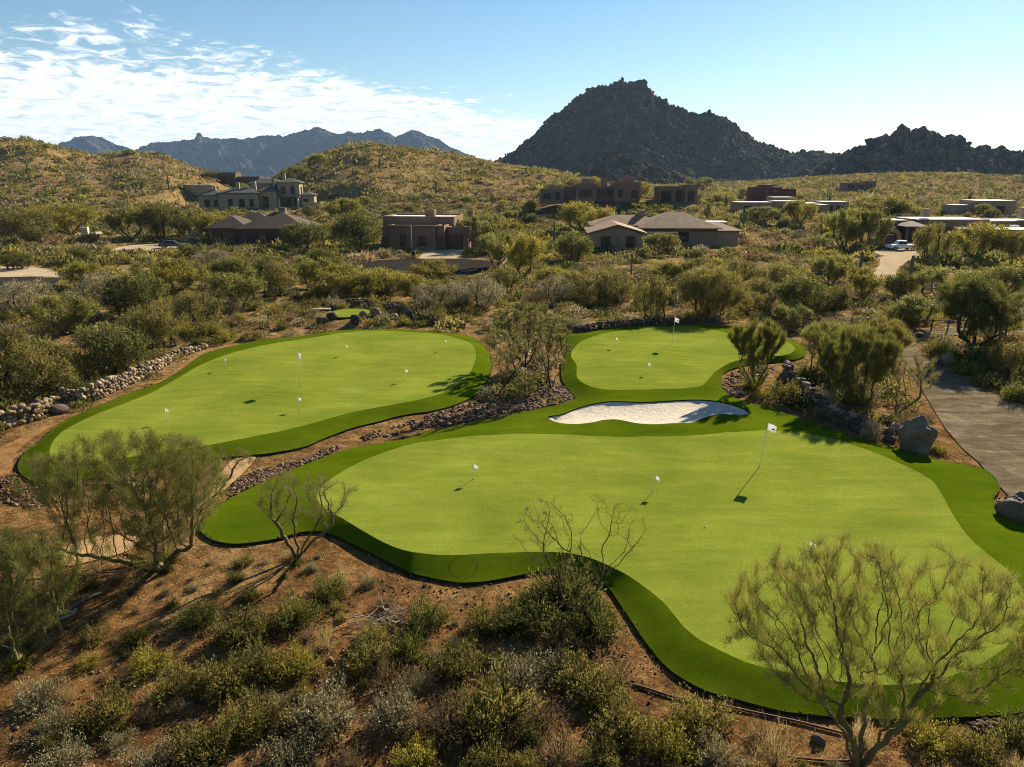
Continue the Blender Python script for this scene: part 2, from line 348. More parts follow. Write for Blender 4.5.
def rock_mat(name, c1, c2, c3, scale=1.4, obj=True):
    m, nt, b, _ = new_mat(name); p = opos(nt) if obj else wpos(nt)
    at = nt.nodes.new('ShaderNodeAttribute'); at.attribute_name = 'tint'
    a = noise(nt, scale, 7, .7, p); f = noise(nt, scale*11, 5, .75, p)
    x = math_(nt, 'ADD', math_(nt, 'MULTIPLY', a.outputs[0], .6), math_(nt, 'MULTIPLY', at.outputs['Fac'], .4))
    r = ramp(nt, x, [(.25, c1), (.5, c2), (.78, c3)])
    fr = ramp(nt, f.outputs[0], [(.3, (.65,.65,.65)), (.7, (1.25,1.25,1.25))])
    nt.links.new(mixc(nt, 1., r.outputs[0], fr.outputs[0], 'MULTIPLY'), b.inputs['Base Color'])
    bump(nt, b, math_(nt, 'ADD', a.outputs[0], math_(nt, 'MULTIPLY', f.outputs[0], .5)), .7, .06); return m
M['rock'] = rock_mat('tan_granite', (.09,.062,.036), (.23,.165,.10), (.48,.385,.26))
M['darkrock'] = rock_mat('grey_granite', (.036,.029,.022), (.095,.077,.058), (.25,.20,.145))
M['riprap'] = rock_mat('brown_riprap', (.030,.014,.007), (.10,.052,.027), (.36,.25,.15), 3)
def mountain_mat(name, c1, c2, c3, s, green):
    m, nt, b, _ = new_mat(name); p = wpos(nt)
    a = noise(nt, s, 8, .72, p, .3); v = N(nt, 'ShaderNodeTexVoronoi'); v.inputs['Scale'].default_value = s*5; nt.links.new(p, v.inputs['Vector'])
    g = noise(nt, s*7, 5, .8, p); gg = noise(nt, s*4, 6, .8, p)
    x = math_(nt, 'ADD', math_(nt, 'MULTIPLY', a.outputs[0], .5), math_(nt, 'MULTIPLY', g.outputs[0], .5))
    r = ramp(nt, x, [(.4, c1), (.5, c2), (.62, c3)]); gm = ramp(nt, gg.outputs[0], [(.46, (0,0,0)), (.54, (1,1,1))])
    nt.links.new(mixc(nt, math_(nt, 'MULTIPLY', gm.outputs[0], .8), r.outputs[0], green), b.inputs['Base Color'])
    bump(nt, b, math_(nt, 'ADD', x, math_(nt, 'MULTIPLY', v.outputs['Distance'], .6)), 1., .35/s*.14); b.inputs['Roughness'].default_value = 1.; b.inputs['Specular IOR Level'].default_value = 0
    return m
M['mount'] = mountain_mat('boulder_mountain', (.036,.027,.016), (.105,.074,.046), (.32,.22,.14), .05, (.030,.036,.014))
M['far'] = mountain_mat('far_rock', (.03,.028,.022), (.07,.06,.045), (.17,.135,.10), .006, (.03,.036,.022))
M['bark_g'] = simple_mat('green_bark', (.115,.10,.038), .8, .4, 3, .5, .02)
M['bark_d'] = simple_mat('dark_bark', (.055,.042,.03), .9, .4, 3, .5, .02)
M['deadwood'] = simple_mat('dead_wood', (.30,.24,.17), .9, .3, 3)
M['pv'] = leaf_mat('palo_verde_leaf', (.065,.072,.014), (.18,.18,.038), (.36,.33,.08), .48)
M['pv2'] = leaf_mat('olive_twig_leaf', (.065,.062,.018), (.16,.145,.042), (.31,.27,.085), .42)
M['mesq'] = leaf_mat('mesquite_leaf', (.036,.044,.010), (.105,.112,.024), (.24,.23,.048), .45)
M['yel'] = leaf_mat('yellow_green_leaf', (.085,.080,.012), (.225,.20,.030), (.42,.36,.055), .5)
M['sage'] = leaf_mat('sage_leaf', (.080,.070,.032), (.235,.20,.10), (.47,.41,.22), .32)
M['creo'] = leaf_mat('creosote_leaf', (.050,.046,.010), (.165,.145,.034), (.37,.31,.075), .45)
M['dry'] = leaf_mat('dry_leaf', (.08,.05,.022), (.23,.155,.07), (.46,.35,.18), .35)
M['grass'] = leaf_mat('dry_grass_blade', (.18,.125,.045), (.42,.31,.13), (.64,.51,.24), .38)
M['adobe'] = simple_mat('brown_adobe', (.21,.13,.082), .95, .12, .6)
M['adobe2'] = simple_mat('tan_adobe', (.28,.205,.135), .95, .12, .6)
M['adobe4'] = simple_mat('dark_brown_adobe', (.11,.075,.05), .95, .12, .6)
M['adobe3'] = simple_mat('dark_adobe', (.19,.128,.088), .95, .12, .6)
M['stone'] = rock_mat('cream_stone', (.28,.23,.14), (.42,.36,.24), (.58,.51,.36), 1.2)
M['redwall'] = simple_mat('red_brown_wall', (.12,.042,.026))
M['stucco'] = simple_mat('pale_stucco', (.42,.38,.32))
M['flatroof'] = simple_mat('white_roof_coating', (.74,.71,.64), .8, .15, .3)
def tile_mat(name, c1, c2):
    m, nt, b, _ = new_mat(name); p = opos(nt)
    br = N(nt, 'ShaderNodeTexBrick'); br.inputs['Scale'].default_value = 2.2; br.inputs['Color1'].default_value = (*c1, 1); br.inputs['Color2'].default_value = (*c2, 1)
    br.inputs['Mortar'].default_value = (*(np.array(c1)*.4), 1); br.inputs['Mortar Size'].default_value = .03; nt.links.new(p, br.inputs['Vector'])
    n = noise(nt, .7, 4, .6, p); fr = ramp(nt, n.outputs[0], [(.3, (.75,.75,.75)), (.7, (1.25,1.25,1.25))])
    nt.links.new(mixc(nt, 1., br.outputs[0], fr.outputs[0], 'MULTIPLY'), b.inputs['Base Color']); bump(nt, b, br.outputs['Fac'], .5, .04)
    b.inputs['Roughness'].default_value = .75
    return m
M['tile_brown'] = tile_mat('brown_tile', (.085,.06,.045), (.13,.095,.07))
M['tile_tan'] = tile_mat('tan_tile', (.26,.16,.085), (.35,.225,.12))
M['tile_grey'] = tile_mat('grey_tile', (.085,.095,.08), (.14,.15,.125))
M['glass'] = simple_mat('dark_glass', (.02,.025,.03), .08, .1, 1, 0, 0, True, .5)
M['frame'] = simple_mat('bronze_frame', (.06,.045,.035), .6)
M['cream'] = simple_mat('cream_trim', (.55,.48,.36))
M['wood'] = simple_mat('garage_wood', (.12,.065,.035), .7)
M['whitepaint'] = simple_mat('white_paint', (.78,.78,.77), .35, .03, 1, 0, 0, True, .5)
M['bluepaint'] = simple_mat('dark_blue_paint', (.03,.045,.07), .3, .05, 1, 0, 0, True, .5)
M['silver'] = simple_mat('silver_paint', (.35,.36,.37), .3, .05, 1, 0, 0, True, .5)
M['rubber'] = simple_mat('rubber', (.02,.02,.02))
M['steel'] = simple_mat('pale_steel', (.5,.5,.48), .5)
M['flag'] = leaf_mat('white_flag_cloth', (.8,.8,.8), (.82,.82,.82), (.84,.84,.84), .5)
M['print'] = simple_mat('flag_print', (.10,.11,.16))
M['pole'] = simple_mat('white_pole', (.72,.72,.70), .4)
M['cactus'] = simple_mat('cactus_skin', (.09,.12,.05), .7, .3, 2)
M['pipe'] = simple_mat('brown_pipe', (.09,.035,.022), .6)
M['beam'] = simple_mat('pale_beam', (.40,.33,.25))
# ------------------------------------------------------------------ terrain sheet
def build_ground():
    a = np.concatenate([np.linspace(-PI, -1.0, 60, endpoint=False), np.linspace(-1.0, 1.0, 620, endpoint=False), np.linspace(1.0, PI, 60, endpoint=False)])
    r = np.concatenate([[2., 5., 8.], np.geomspace(10, 130, 300), np.geomspace(131, 7000, 260)[0:]])
    A, R = np.meshgrid(a, r); x = (R*np.sin(A)).ravel(); y = (R*np.cos(A)).ravel()
    z = TH(x, y)
    V = np.column_stack([x, y, z]); na = len(a); nr = len(r)
    i = np.arange(nr-1)[:, None]*na; j = np.arange(na)[None, :]; j2 = (j+1) % na
    q = np.stack([i+j, i+j2, i+na+j2, i+na+j], -1).reshape(-1, 4)
    # centre cap
    V = np.vstack([V, [0, 0, th(0.1, 0.1)]]); c = len(V)-1
    T = np.concatenate([q[:, [0, 2, 1]], q[:, [0, 3, 2]], np.stack([np.full(na, c), np.arange(na), (np.arange(na)+1) % na], -1)])
    T = T[:, ::-1].copy()
    o = mesh('ground', V, T, M['soil'], True)
    o.data.update()
    if o.data.polygons[1000].normal.z < 0: o.data.flip_normals()
    tag(o, 'reddish granite desert soil spreading out to scrub covered hills', 'ground', kind='structure')
build_ground()
# ------------------------------------------------------------------ turf
def turf_complex(outer, greens, bunk, prefix):
    names = [('putting_green', g) for g in greens]
    polys = [outer]+greens+([bunk] if bunk is not None else [])
    vs = []; es = []
    for P in polys:
        b = len(vs); vs += [tuple(p) for p in P]; es += [(b+k, b+(k+1) % len(P)) for k in range(len(P))]
    lo = outer.min(0); hi = outer.max(0); s = .42
    gx, gy = np.meshgrid(np.arange(lo[0], hi[0], s), np.arange(lo[1], hi[1], s)); gx = gx+(np.arange(gx.shape[0]) % 2)[:, None]*s/2
    gx = gx.ravel(); gy = gy.ravel(); k = inside(outer, gx, gy)
    gx = gx[k]; gy = gy[k]
    for P in polys: 
        k = dist(P, gx, gy) > .16; gx = gx[k]; gy = gy[k]
    vs += list(zip(gx.tolist(), gy.tolist()))
    out = delaunay_2d_cdt([Vector(v) for v in vs], es, [], 1, 1e-5)
    V2 = np.array([tuple(v) for v in out[0]]); T = np.array([f for f in out[2] if len(f) == 3])
    cx = V2[T].mean(1)
    def height(x, y):
        do = dist(outer, x, y); dg = np.full(x.shape, 1e9); ing = np.zeros(x.shape, bool)
        for g in greens:
            dg = np.minimum(dg, dist(g, x, y)); ing |= inside(g, x, y)
        t = np.where(ing, 1, do/(do+dg+1e-9)); h = EZ+(GZ-EZ)*sstep(0, 1, t)**.9
        dge = np.where(ing, dg, 0)
        h = h+.16*fbm(x/9, y/9, 2, 31)*sstep(0, 3, np.minimum(dge, 3))+.07*fbm(x/6+4, y/6, 2, 40)*sstep(0, 2.5, do)*(~ing)
        if bunk is not None:
            db = dist(bunk, x, y); ib = inside(bunk, x, y)
            h = np.where(ib, h-.06-.10*sstep(0, 1.4, db)+.03*fbm(x*1.5, y*1.5, 3, 2), h+.05*(1-sstep(0, 1.6, db))*(~ing))
        return h
    Z = height(V2[:, 0], V2[:, 1])
    reg = np.zeros(len(T), int); reg[~inside(outer, cx[:, 0], cx[:, 1])] = -1
    for k, g in enumerate(greens): reg[inside(g, cx[:, 0], cx[:, 1])] = k+1
    if bunk is not None: reg[inside(bunk, cx[:, 0], cx[:, 1])] = 9
    # edge vertices on the bunker belong to the turf height for turf and to the sand height for sand
    def extract(k, skirt=None):
        t = T[reg == k]; u, inv = np.unique(t, return_inverse=True); t2 = inv.reshape(-1, 3)
        P = np.column_stack([V2[u], Z[u]])
        if bunk is not None:
            onb = dist(bunk, P[:, 0], P[:, 1]) < 1e-3
            base = height(P[:, 0]+0., P[:, 1]+0.)
            if k == 9: P[onb, 2] = GZ*.8-.03
            else: P[onb, 2] = GZ*.8+.05
        nrm = np.cross(P[t2[:, 1]]-P[t2[:, 0]], P[t2[:, 2]]-P[t2[:, 0]])[:, 2] < 0
        t2[nrm] = t2[nrm][:, ::-1]
        return P, t2
    return extract, height
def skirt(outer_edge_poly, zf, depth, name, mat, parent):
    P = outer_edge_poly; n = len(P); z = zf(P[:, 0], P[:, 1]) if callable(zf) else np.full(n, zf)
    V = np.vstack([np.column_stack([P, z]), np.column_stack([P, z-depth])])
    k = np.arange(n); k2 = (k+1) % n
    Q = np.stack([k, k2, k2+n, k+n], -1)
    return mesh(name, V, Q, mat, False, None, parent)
ex, hmain = turf_complex(fr_main, [g_main, g_back], bunker, 'main')
P, T = ex(0); o = mesh('turf_fringe', P, T, M['fringe'], True); tag(o, 'dark green longer turf wrapping the large front green, sand bunker and back green', 'turf fringe', kind='structure')
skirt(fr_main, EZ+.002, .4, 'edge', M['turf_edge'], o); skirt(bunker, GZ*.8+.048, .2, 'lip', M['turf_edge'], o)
P, T = ex(1); o = mesh('putting_green', P, T, M['green'], True); tag(o, 'large bright green putting surface in the foreground with a long curved front edge', 'putting green', kind='structure')
P, T = ex(2); o = mesh('putting_green', P, T, M['green'], True); tag(o, 'smaller bright green putting surface behind the white sand bunker', 'putting green', kind='structure')
P, T = ex(9); o = mesh('sand_bunker', P, T, M['sand'], True); tag(o, 'white sand bunker with a wavy edge between the front and back greens', 'bunker', kind='structure')
ex2, hleft = turf_complex(fr_left, [g_left], None, 'left')
P, T = ex2(0); o = mesh('turf_fringe', P, T, M['fringe'], True); tag(o, 'dark green longer turf around the left hand putting green', 'turf fringe', kind='structure')
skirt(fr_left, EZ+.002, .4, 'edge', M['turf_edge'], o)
P, T = ex2(1); o = mesh('putting_green', P, T, M['green'], True); tag(o, 'long bright green putting surface on the left beside the boulder wall', 'putting green', kind='structure')
def turf_h(x, y):
    a = np.array([x]); b = np.array([y])
    if inside(fr_main, a, b)[0]: return float(hmain(a, b)[0])
    if inside(fr_left, a, b)[0]: return float(hleft(a, b)[0])
    return th(x, y)
# small raised tee
def fan(P, z, name, mat, parent=None):
    c = P.mean(0); n = len(P); V = np.vstack([np.column_stack([P, np.full(n, z)]), [c[0], c[1], z]])
    k = np.arange(n); T = np.stack([k, (k+1) % n, np.full(n, n)], -1)
    o = mesh(name, V, T, mat, True, None, parent)
    if o.data.polygons[0].normal.z < 0: o.data.flip_normals()
    return o
t0 = fan(tee, tee_z, 'tee_green', M['fringe']); tag(t0, 'small round raised tee of green turf beside the wooden bench', 'tee', kind='structure')
skirt(tee, tee_z-.001, .5, 'edge', M['turf_edge'], t0); fan(tee_in, tee_z+.006, 'mown_turf', M['green'], t0)
# ------------------------------------------------------------------ roads (draped sheets)
def paved(P, name, mat, label, cat, dz=.02, s=1.2):
    vs = [tuple(p) for p in P]; n = len(vs); es = [(k, (k+1) % n) for k in range(n)]
    lo = P.min(0); hi = P.max(0); gx, gy = np.meshgrid(np.arange(lo[0], hi[0], s), np.arange(lo[1], hi[1], s)); gx = gx.ravel(); gy = gy.ravel()
    k = inside(P, gx, gy) & (dist(P, gx, gy) > s*.3); vs += list(zip(gx[k].tolist(), gy[k].tolist()))
    out = delaunay_2d_cdt([Vector(v) for v in vs], es, [], 1, 1e-5)
    V2 = np.array([tuple(v) for v in out[0]]); T = np.array([f for f in out[2] if len(f) == 3]); T = T[inside(P, *(V2[T].mean(1).T))]
    V = np.column_stack([V2, np.full(len(V2), dz)])
    o = mesh(name, V, T, mat, True)
    if o.data.polygons[0].normal.z < 0: o.data.flip_normals()
    return tag(o, label, cat, kind='structure')
paved(road_side, 'road', M['road'], 'worn dusty asphalt drive curving down the right side past the boulders', 'road')
paved(sand_path, 'path', M['sandy'], 'pale sandy path squeezed between the left fringe and the front fringe', 'path', .02, .5)
paved(sand_spot, 'sandy_patch', M['sandy'], 'pale sandy patch under the wide feathery palo verde', 'sand', .015, .5)
paved(trail, 'trail', M['trail'], 'orange tan dirt trail between the boulder wall and the left green', 'trail', .012, .6)
paved(road_mid, 'road', M['asphalt'], 'dark asphalt cul-de-sac in front of the low adobe house', 'road')
paved(drive_mid, 'driveway', M['drive'], 'tan driveway up to the garages of the low adobe house', 'driveway', .026)
paved(road_left, 'road', M['asphalt'], 'dark asphalt road entering at the left edge', 'road', .026)
paved(apron_left, 'path', M['drive'], 'pale sandy verge along the left hand road', 'path', .018)
paved(drive_left, 'driveway', M['drive'], 'pale driveway by the dark parked car on the left', 'driveway')
paved(road_back, 'road', M['concrete'], 'narrow pale road strip behind the left hand scrub', 'road')
paved(drive_right, 'driveway', M['drive'], 'pale sandy driveway with the white pickup in front of the flat roofed house', 'driveway')
# ------------------------------------------------------------------ mountains
def ridge_mesh(name, tab, D, wf, wb, mat, label, zb, rough, scale, nx=520, ny=170, seed=0, boulder=0., ymax=None, power=1.0, spur=.25):
    px, py = prof(tab); vv = -(py-383.5)/F; up = (px-512)/F/(cp+vv*sp_)
    u = np.linspace(up[0], up[-1], nx); v = np.linspace(-1, 1, ny)
    U, W = np.meshgrid(u, v)
    zc = np.interp(U, up, Z_at(py, D))-zb
    zc = np.maximum(zc, 0)
    Y = D+np.where(W < 0, W*wf, W*wb); X = U*D+ (U*(Y-D))*.6
    prof_s = np.where(W < 0, (1+W), (1-W)); s = np.clip(prof_s, 0, 1)**power
    crest = np.exp(-(W*3.2)**2)
    rn = ridged(X/scale+seed*3.1, Y/scale, 6, seed*7+50)
    amp = zc.max()*spur*(s*(1-s))*2.2
    Z = zc*s-amp*(1-rn*1.35)
    Z = Z+fbm(X/(scale*.25), Y/(scale*.25), 5, seed+90)*rough*np.clip(zc/20, 0, 1)*np.clip(s*3, 0, 1)*(1-.6*crest)
    if boulder:
        b = ridged(X/(scale*.07), Y/(scale*.07), 3, seed+120); Z = Z+boulder*(b-.45)*np.clip(s*4, 0, 1)*np.clip(zc/20, 0, 1)
    Z = np.where(s < .02, -6, Z+zb)
    V = np.column_stack([X.ravel(), Y.ravel(), Z.ravel()])
    i = np.arange(ny-1)[:, None]*nx; j = np.arange(nx-1)[None, :]
    q = np.stack([i+j, i+j+1, i+nx+j+1, i+nx+j], -1).reshape(-1, 4)
    o = mesh(name, V, np.concatenate([q[:, [0, 1, 2]], q[:, [0, 2, 3]]]), mat, True)
    tag(o, label, 'mountain', kind='structure'); return V.reshape(ny, nx, 3), o
mtab = [(462,174),(478,169),(492,163),(504,156.5),(514,151),(530,138),(552,115),(560,110),(575,98),(590,88),(605,84),(615,82),(619,79.5),(624,80),(628,83),(640,81.5),(650,87),(655,95),(670,103),(690,111.5),(700,114),(712,112.5),(722,116),(732,122),(745,133),(760,142),(775,146),(790,151),(805,152.5),(822,151),(832,154),(845,153),(856,157),(870,160),(900,170),(930,176)]
mV, _ = ridge_mesh('mountain', mtab, 1300, 205, 400, M['mount'], 'broad dark boulder covered mountain rising to a blunt summit', -2, 9, 80, 700, 220, 1, 9, spur=.22)
rtab = [(815,172),(840,158),(855,152),(862,149),(868,143),(880,137.5),(886,137),(893,136),(898,131),(901,129),(908,131),(915,130),(922,129),(930,132),(936,135),(942,138),(950,138),(958,140),(968,145),(975,150),(983,151),(992,149),(1000,149),(1010,153),(1024,152),(1060,146),(1120,150),(1200,165)]
rV, _ = ridge_mesh('rocky_ridge', rtab, 860, 78, 200, M['mount'], 'craggy boulder ridge with stacked rock outcrops on the far right', -2, 8, 40, 700, 150, 5, 9, spur=.2)
ftab = [(20,165),(55,146),(70,138),(80,135),(92,134),(102,137),(118,145),(135,151),(150,143),(165,141),(185,141),(197,139),(200,134),(203,138),(228,139),(243,138),(262,136),(280,136),(298,131),(310,128),(318,126),(326,129),(338,133),(360,132),(380,130),(396,136),(405,133),(412,129),(420,130),(426,134),(436,138),(450,147),(470,156),(500,163),(540,172)]
ridge_mesh('mountain', ftab, 4600, 700, 1200, M['far'], 'hazy blue jagged mountain range on the far left skyline', -10, 40, 230, 760, 200, 9, 14, spur=.95)
ftab2 = [(-500,165),(-300,150),(-150,140),(-60,148),(20,162),(60,175)]
ridge_mesh('mountain', ftab2, 4200, 1200, 1200, M['far'], 'hazy far mountain beyond the left edge', -10, 60, 420, 200, 80, 11, 0, spur=.4)
# low foothill in front of the big mountain
ftab3 = [(560,178),(580,168),(590,158),(600,153),(610,150),(620,155),(635,160),(650,164),(670,169),(690,176)]
ridge_mesh('foothill', ftab3, 820, 50, 120, M['mount'], 'low rocky foothill at the base of the broad mountain', -2, 4, 40, 220, 90, 13, 3, spur=.1)
ico_cache = {}
def ico(n):
    if n not in ico_cache:
        import bmesh
        bm = bmesh.new(); bmesh.ops.create_icosphere(bm, subdivisions=n, radius=1)
        ico_cache[n] = (np.array([v.co[:] for v in bm.verts]), np.array([[v.index for v in f.verts] for f in bm.faces])); bm.free()
    return ico_cache[n]
def rock(rng, n=2, flat=.7, rough=.22):
    V, T = ico(n); V = V+rng.normal(size=V.shape)*(.10 if n < 2 else .0)
    for k in range(7):       # chip facets off
        d = rng.normal(size=3); d /= np.linalg.norm(d); c = rng.uniform(.62, .9)
        e = np.maximum(V@d-c, 0); V = V-e[:, None]*d*.9
    a = rng.normal(size=(3, 3)); V = V*(1+rough*.35*np.sin(V@a[0]*2.2+rng.uniform(0, 6))[:, None]+rough*.25*np.sin(V@a[1]*4+1)[:, None])
    V = V*rng.uniform(.75, 1.2, 3)*np.array([1, 1, flat]); an = rng.uniform(0, 6.28); c, s = math.cos(an), math.sin(an)
    V = V@np.array([[c, s, 0], [-s, c, 0], [0, 0, 1]])
    return V, T
def rocks_mesh(name, items, mat, rng, n=2, flat=.75, smooth=False):
    VV = []; TT = []; tt = []; b = 0
    for (x, y, z, s) in items:
        V, T = rock(rng, n, flat); VV.append(V*s+np.array([x, y, z])); TT.append(T+b); b += len(V); tt.append(np.full(len(V), rng.uniform()))
    return mesh(name, np.vstack(VV), np.vstack(TT), mat, smooth, np.concatenate(tt))
# boulders on the skyline ridges (one mesh per ridge: nobody could count them)
def crest_rocks(V, n, smin, smax, name, label, band, xlim=None):
    rng = np.random.default_rng(len(name)+n); it = []
    ny, nx, _ = V.shape
    for k in range(n):
        r = rng.integers(int(ny*band[0]), int(ny*band[1])); c = rng.integers(0, nx)
        p = V[r, c]; 
        if p[2] < 8: continue
        s = rng.uniform(smin, smax)*(.6 if rng.uniform() < .6 else 1.2); it.append((p[0], p[1], p[2]+s*.15, s))
    o = rocks_mesh(name, it, M['mount'], rng, 1, 1.); tag(o, label, 'boulders', kind='stuff')
crest_rocks(mV, 1500, 2.0, 5.5, 'mountain_boulders', 'countless boulders scattered on the broad dark mountain', (.12, .52))
crest_rocks(rV, 1500, 1.8, 6.5, 'ridge_boulders', 'stacked boulders crowding the craggy right hand ridge', (.15, .54))
# outcrop tower on the right ridge
rng = np.random.default_rng(5)
def outcrop(px, py, D, n, w, h, s, seed, label):
    rng = np.random.default_rng(seed); it = []
    x0 = X_at(px, D, Z_at(py, D)); z0 = Z_at(py, D)
    for k in range(n):
        it.append((x0+rng.normal()*w*.4, D+rng.normal()*w*.3, z0-h*rng.uniform(0, 1.6)-1, s*rng.uniform(.6, 1.3)))
    o = rocks_mesh('rock_outcrop', it, M['mount'], rng, 2, 1.1); tag(o, label, 'rock outcrop', kind='structure')
outcrop(901, 130, 860, 14, 5, 10, 4.2, 1, 'leaning rock stack on top of the right hand ridge')
outcrop(922, 130, 860, 22, 16, 10, 4.5, 2, 'blocky rock crown on the summit of the right hand ridge')
outcrop(997, 150, 860, 22, 20, 8, 4.5, 3, 'jagged rocks on the lower end of the right hand ridge')
outcrop(619, 82, 1300, 9, 8, 8, 5.5, 4, 'single rounded rock on the summit of the broad mountain')
outcrop(641, 84, 1300, 22, 20, 10, 6.5, 6, 'blocky rocks right of the mountain summit')
outcrop(200, 136, 4600, 6, 18, 20, 17, 7, 'rock pinnacle on the far blue skyline')
# ------------------------------------------------------------------ vegetation geometry
def tris_leaf(P, D, L, W, rng):
    """one thin triangle per leaf: P base, D unit direction, L length, W width"""
    n = len(P); r = rng.normal(size=(n, 3)); s = np.cross(D, r); s /= np.linalg.norm(s, axis=1)[:, None]+1e-9
    L = np.broadcast_to(L, (n,))[:, None]; W = np.broadcast_to(W, (n,))[:, None]
    V = np.stack([P-s*W*.5, P+s*W*.5, P+D*L], 1).reshape(-1, 3)
    return V, np.arange(3*n).reshape(-1, 3)
def quads_leaf(P, D, L, W, rng):
    n = len(P); r = rng.normal(size=(n, 3)); s = np.cross(D, r); s /= np.linalg.norm(s, axis=1)[:, None]+1e-9
    L = np.broadcast_to(L, (n,))[:, None]; W = np.broadcast_to(W, (n,))[:, None]
    V = np.stack([P, P+D*L*.5+s*W*.5, P+D*L, P+D*L*.5-s*W*.5], 1).reshape(-1, 3)
    k = np.arange(n)[:, None]*4; T = np.concatenate([k+[0, 1, 2], k+[0, 2, 3]], 1).reshape(-1, 3)
    return V, T
def unit(v): return v/(np.linalg.norm(v, axis=-1, keepdims=True)+1e-9)
def tubes(paths, sides=5):
    VV = []; TT = []; b = 0
    for pts, rad in paths:
        pts = np.asarray(pts); rad = np.asarray(rad); n = len(pts)
        t = unit(np.gradient(pts, axis=0)); ref = np.array([.31, .17, .93]); 
        if abs(t[0]@ref/np.linalg.norm(ref)) > .95: ref = np.array([1., 0, 0])
        u = unit(np.cross(t, ref)); w = np.cross(t, u)
        a = np.arange(sides)*2*PI/sides
        R = pts[:, None, :]+rad[:, None, None]*(np.cos(a)[None, :, None]*u[:, None, :]+np.sin(a)[None, :, None]*w[:, None, :])
        VV.append(R.reshape(-1, 3))
        i = np.arange(n-1)[:, None]*sides; j = np.arange(sides)[None, :]; j2 = (j+1) % sides
        q = np.stack([i+j, i+j2, i+sides+j2, i+sides+j], -1).reshape(-1, 4)+b
        TT.append(q[:, [0, 1, 2]]); TT.append(q[:, [0, 2, 3]]); b += n*sides
    return np.vstack(VV), np.vstack(TT)
def colonize(rng, att, roots, D, di, dk, wob=.25, grav=0., maxit=90):
    pos = []; par = []
    for path in roots:
        for k, p in enumerate(path): par.append(-1 if k == 0 else len(pos)-1); pos.append(p)
    pos = [np.array(p, float) for p in pos]; att = att.copy()
    P = np.array(pos); d2 = ((att[:, None]-P[None])**2).sum(2); near = d2.argmin(1); dd = d2.min(1)
    for it in range(maxit):
        k = dd < di*di
        if not k.any(): di *= 1.4; continue
        if len(att) == 0: break
        v = unit(att[k]-P[near[k]]); src, inv = np.unique(near[k], return_inverse=True); acc = np.zeros((len(src), 3)); np.add.at(acc, inv, v)
        dr = unit(unit(acc)+rng.normal(size=acc.shape)*wob+np.array([0, 0, grav])); new = P[src]+dr*D
        base = len(P); P = np.vstack([P, new]); par += src.tolist()
        d2 = ((att[:, None]-new[None])**2).sum(2); j = d2.argmin(1); m = d2[np.arange(len(att)), j]; b = m < dd
        near = np.where(b, base+j, near); dd = np.where(b, m, dd)
        keep = dd > dk*dk; att = att[keep]; near = near[keep]; dd = dd[keep]
        if len(att) < 3 or len(P) > 6000: break
    return P, np.array(par)
def pipe(P, par, tip=.006, p=2.3, rmax=None):
    n = len(P); acc = np.zeros(n); r = np.zeros(n); best = np.full(n, -1)
    for i in range(n-1, -1, -1):
        r[i] = tip if acc[i] == 0 else acc[i]**(1/p)
        q = par[i]
        if q >= 0:
            acc[q] += r[i]**p
            if best[q] < 0 or r[i] > r[best[q]]: best[q] = i
    if rmax: r = tip+(rmax-tip)*(np.maximum(r-tip, 0)/max(r.max()-tip, 1e-6))**1.3
    paths = []
    for i in range(n):
        q = par[i]
        if q >= 0 and best[q] == i: continue
        c = ([q] if q >= 0 else [])+[i]; k = i
        while best[k] >= 0: k = best[k]; c.append(k)
        if len(c) < 2: continue
        rr = r[c].copy()
        if q >= 0: rr[0] = min(rr[0], rr[1]*1.3)
        paths.append((P[c], rr))
    return paths, r
def dome(rng, n, xm, xp, yd, zl, zt, hollow=.25, gap=.35, gs=1., seed=0, cone=0.):
    out = []; 
    while len(out) < n:
        q = rng.uniform(-1, 1, (n*3, 3)); rr = np.linalg.norm(q, axis=1); q = q[(rr < 1) & (rr > hollow)]
        x = np.where(q[:, 0] < 0, q[:, 0]*xm, q[:, 0]*xp); y = q[:, 1]*yd; z = zl+(zt-zl)*(q[:, 2]*.5+.5)**.85
        f = (1-cone)+cone*np.clip((z-zl)/(zt-zl), 0, 1)**.8; x = x*f+(xp-xm)*.15*(1-f); y = y*f
        g = vnoise(x*gs+z*.7*gs+seed, y*gs-z*.5*gs, seed); k = g > gap; out += list(zip(x[k], y[k], z[k]))
    return np.array(out[:n])
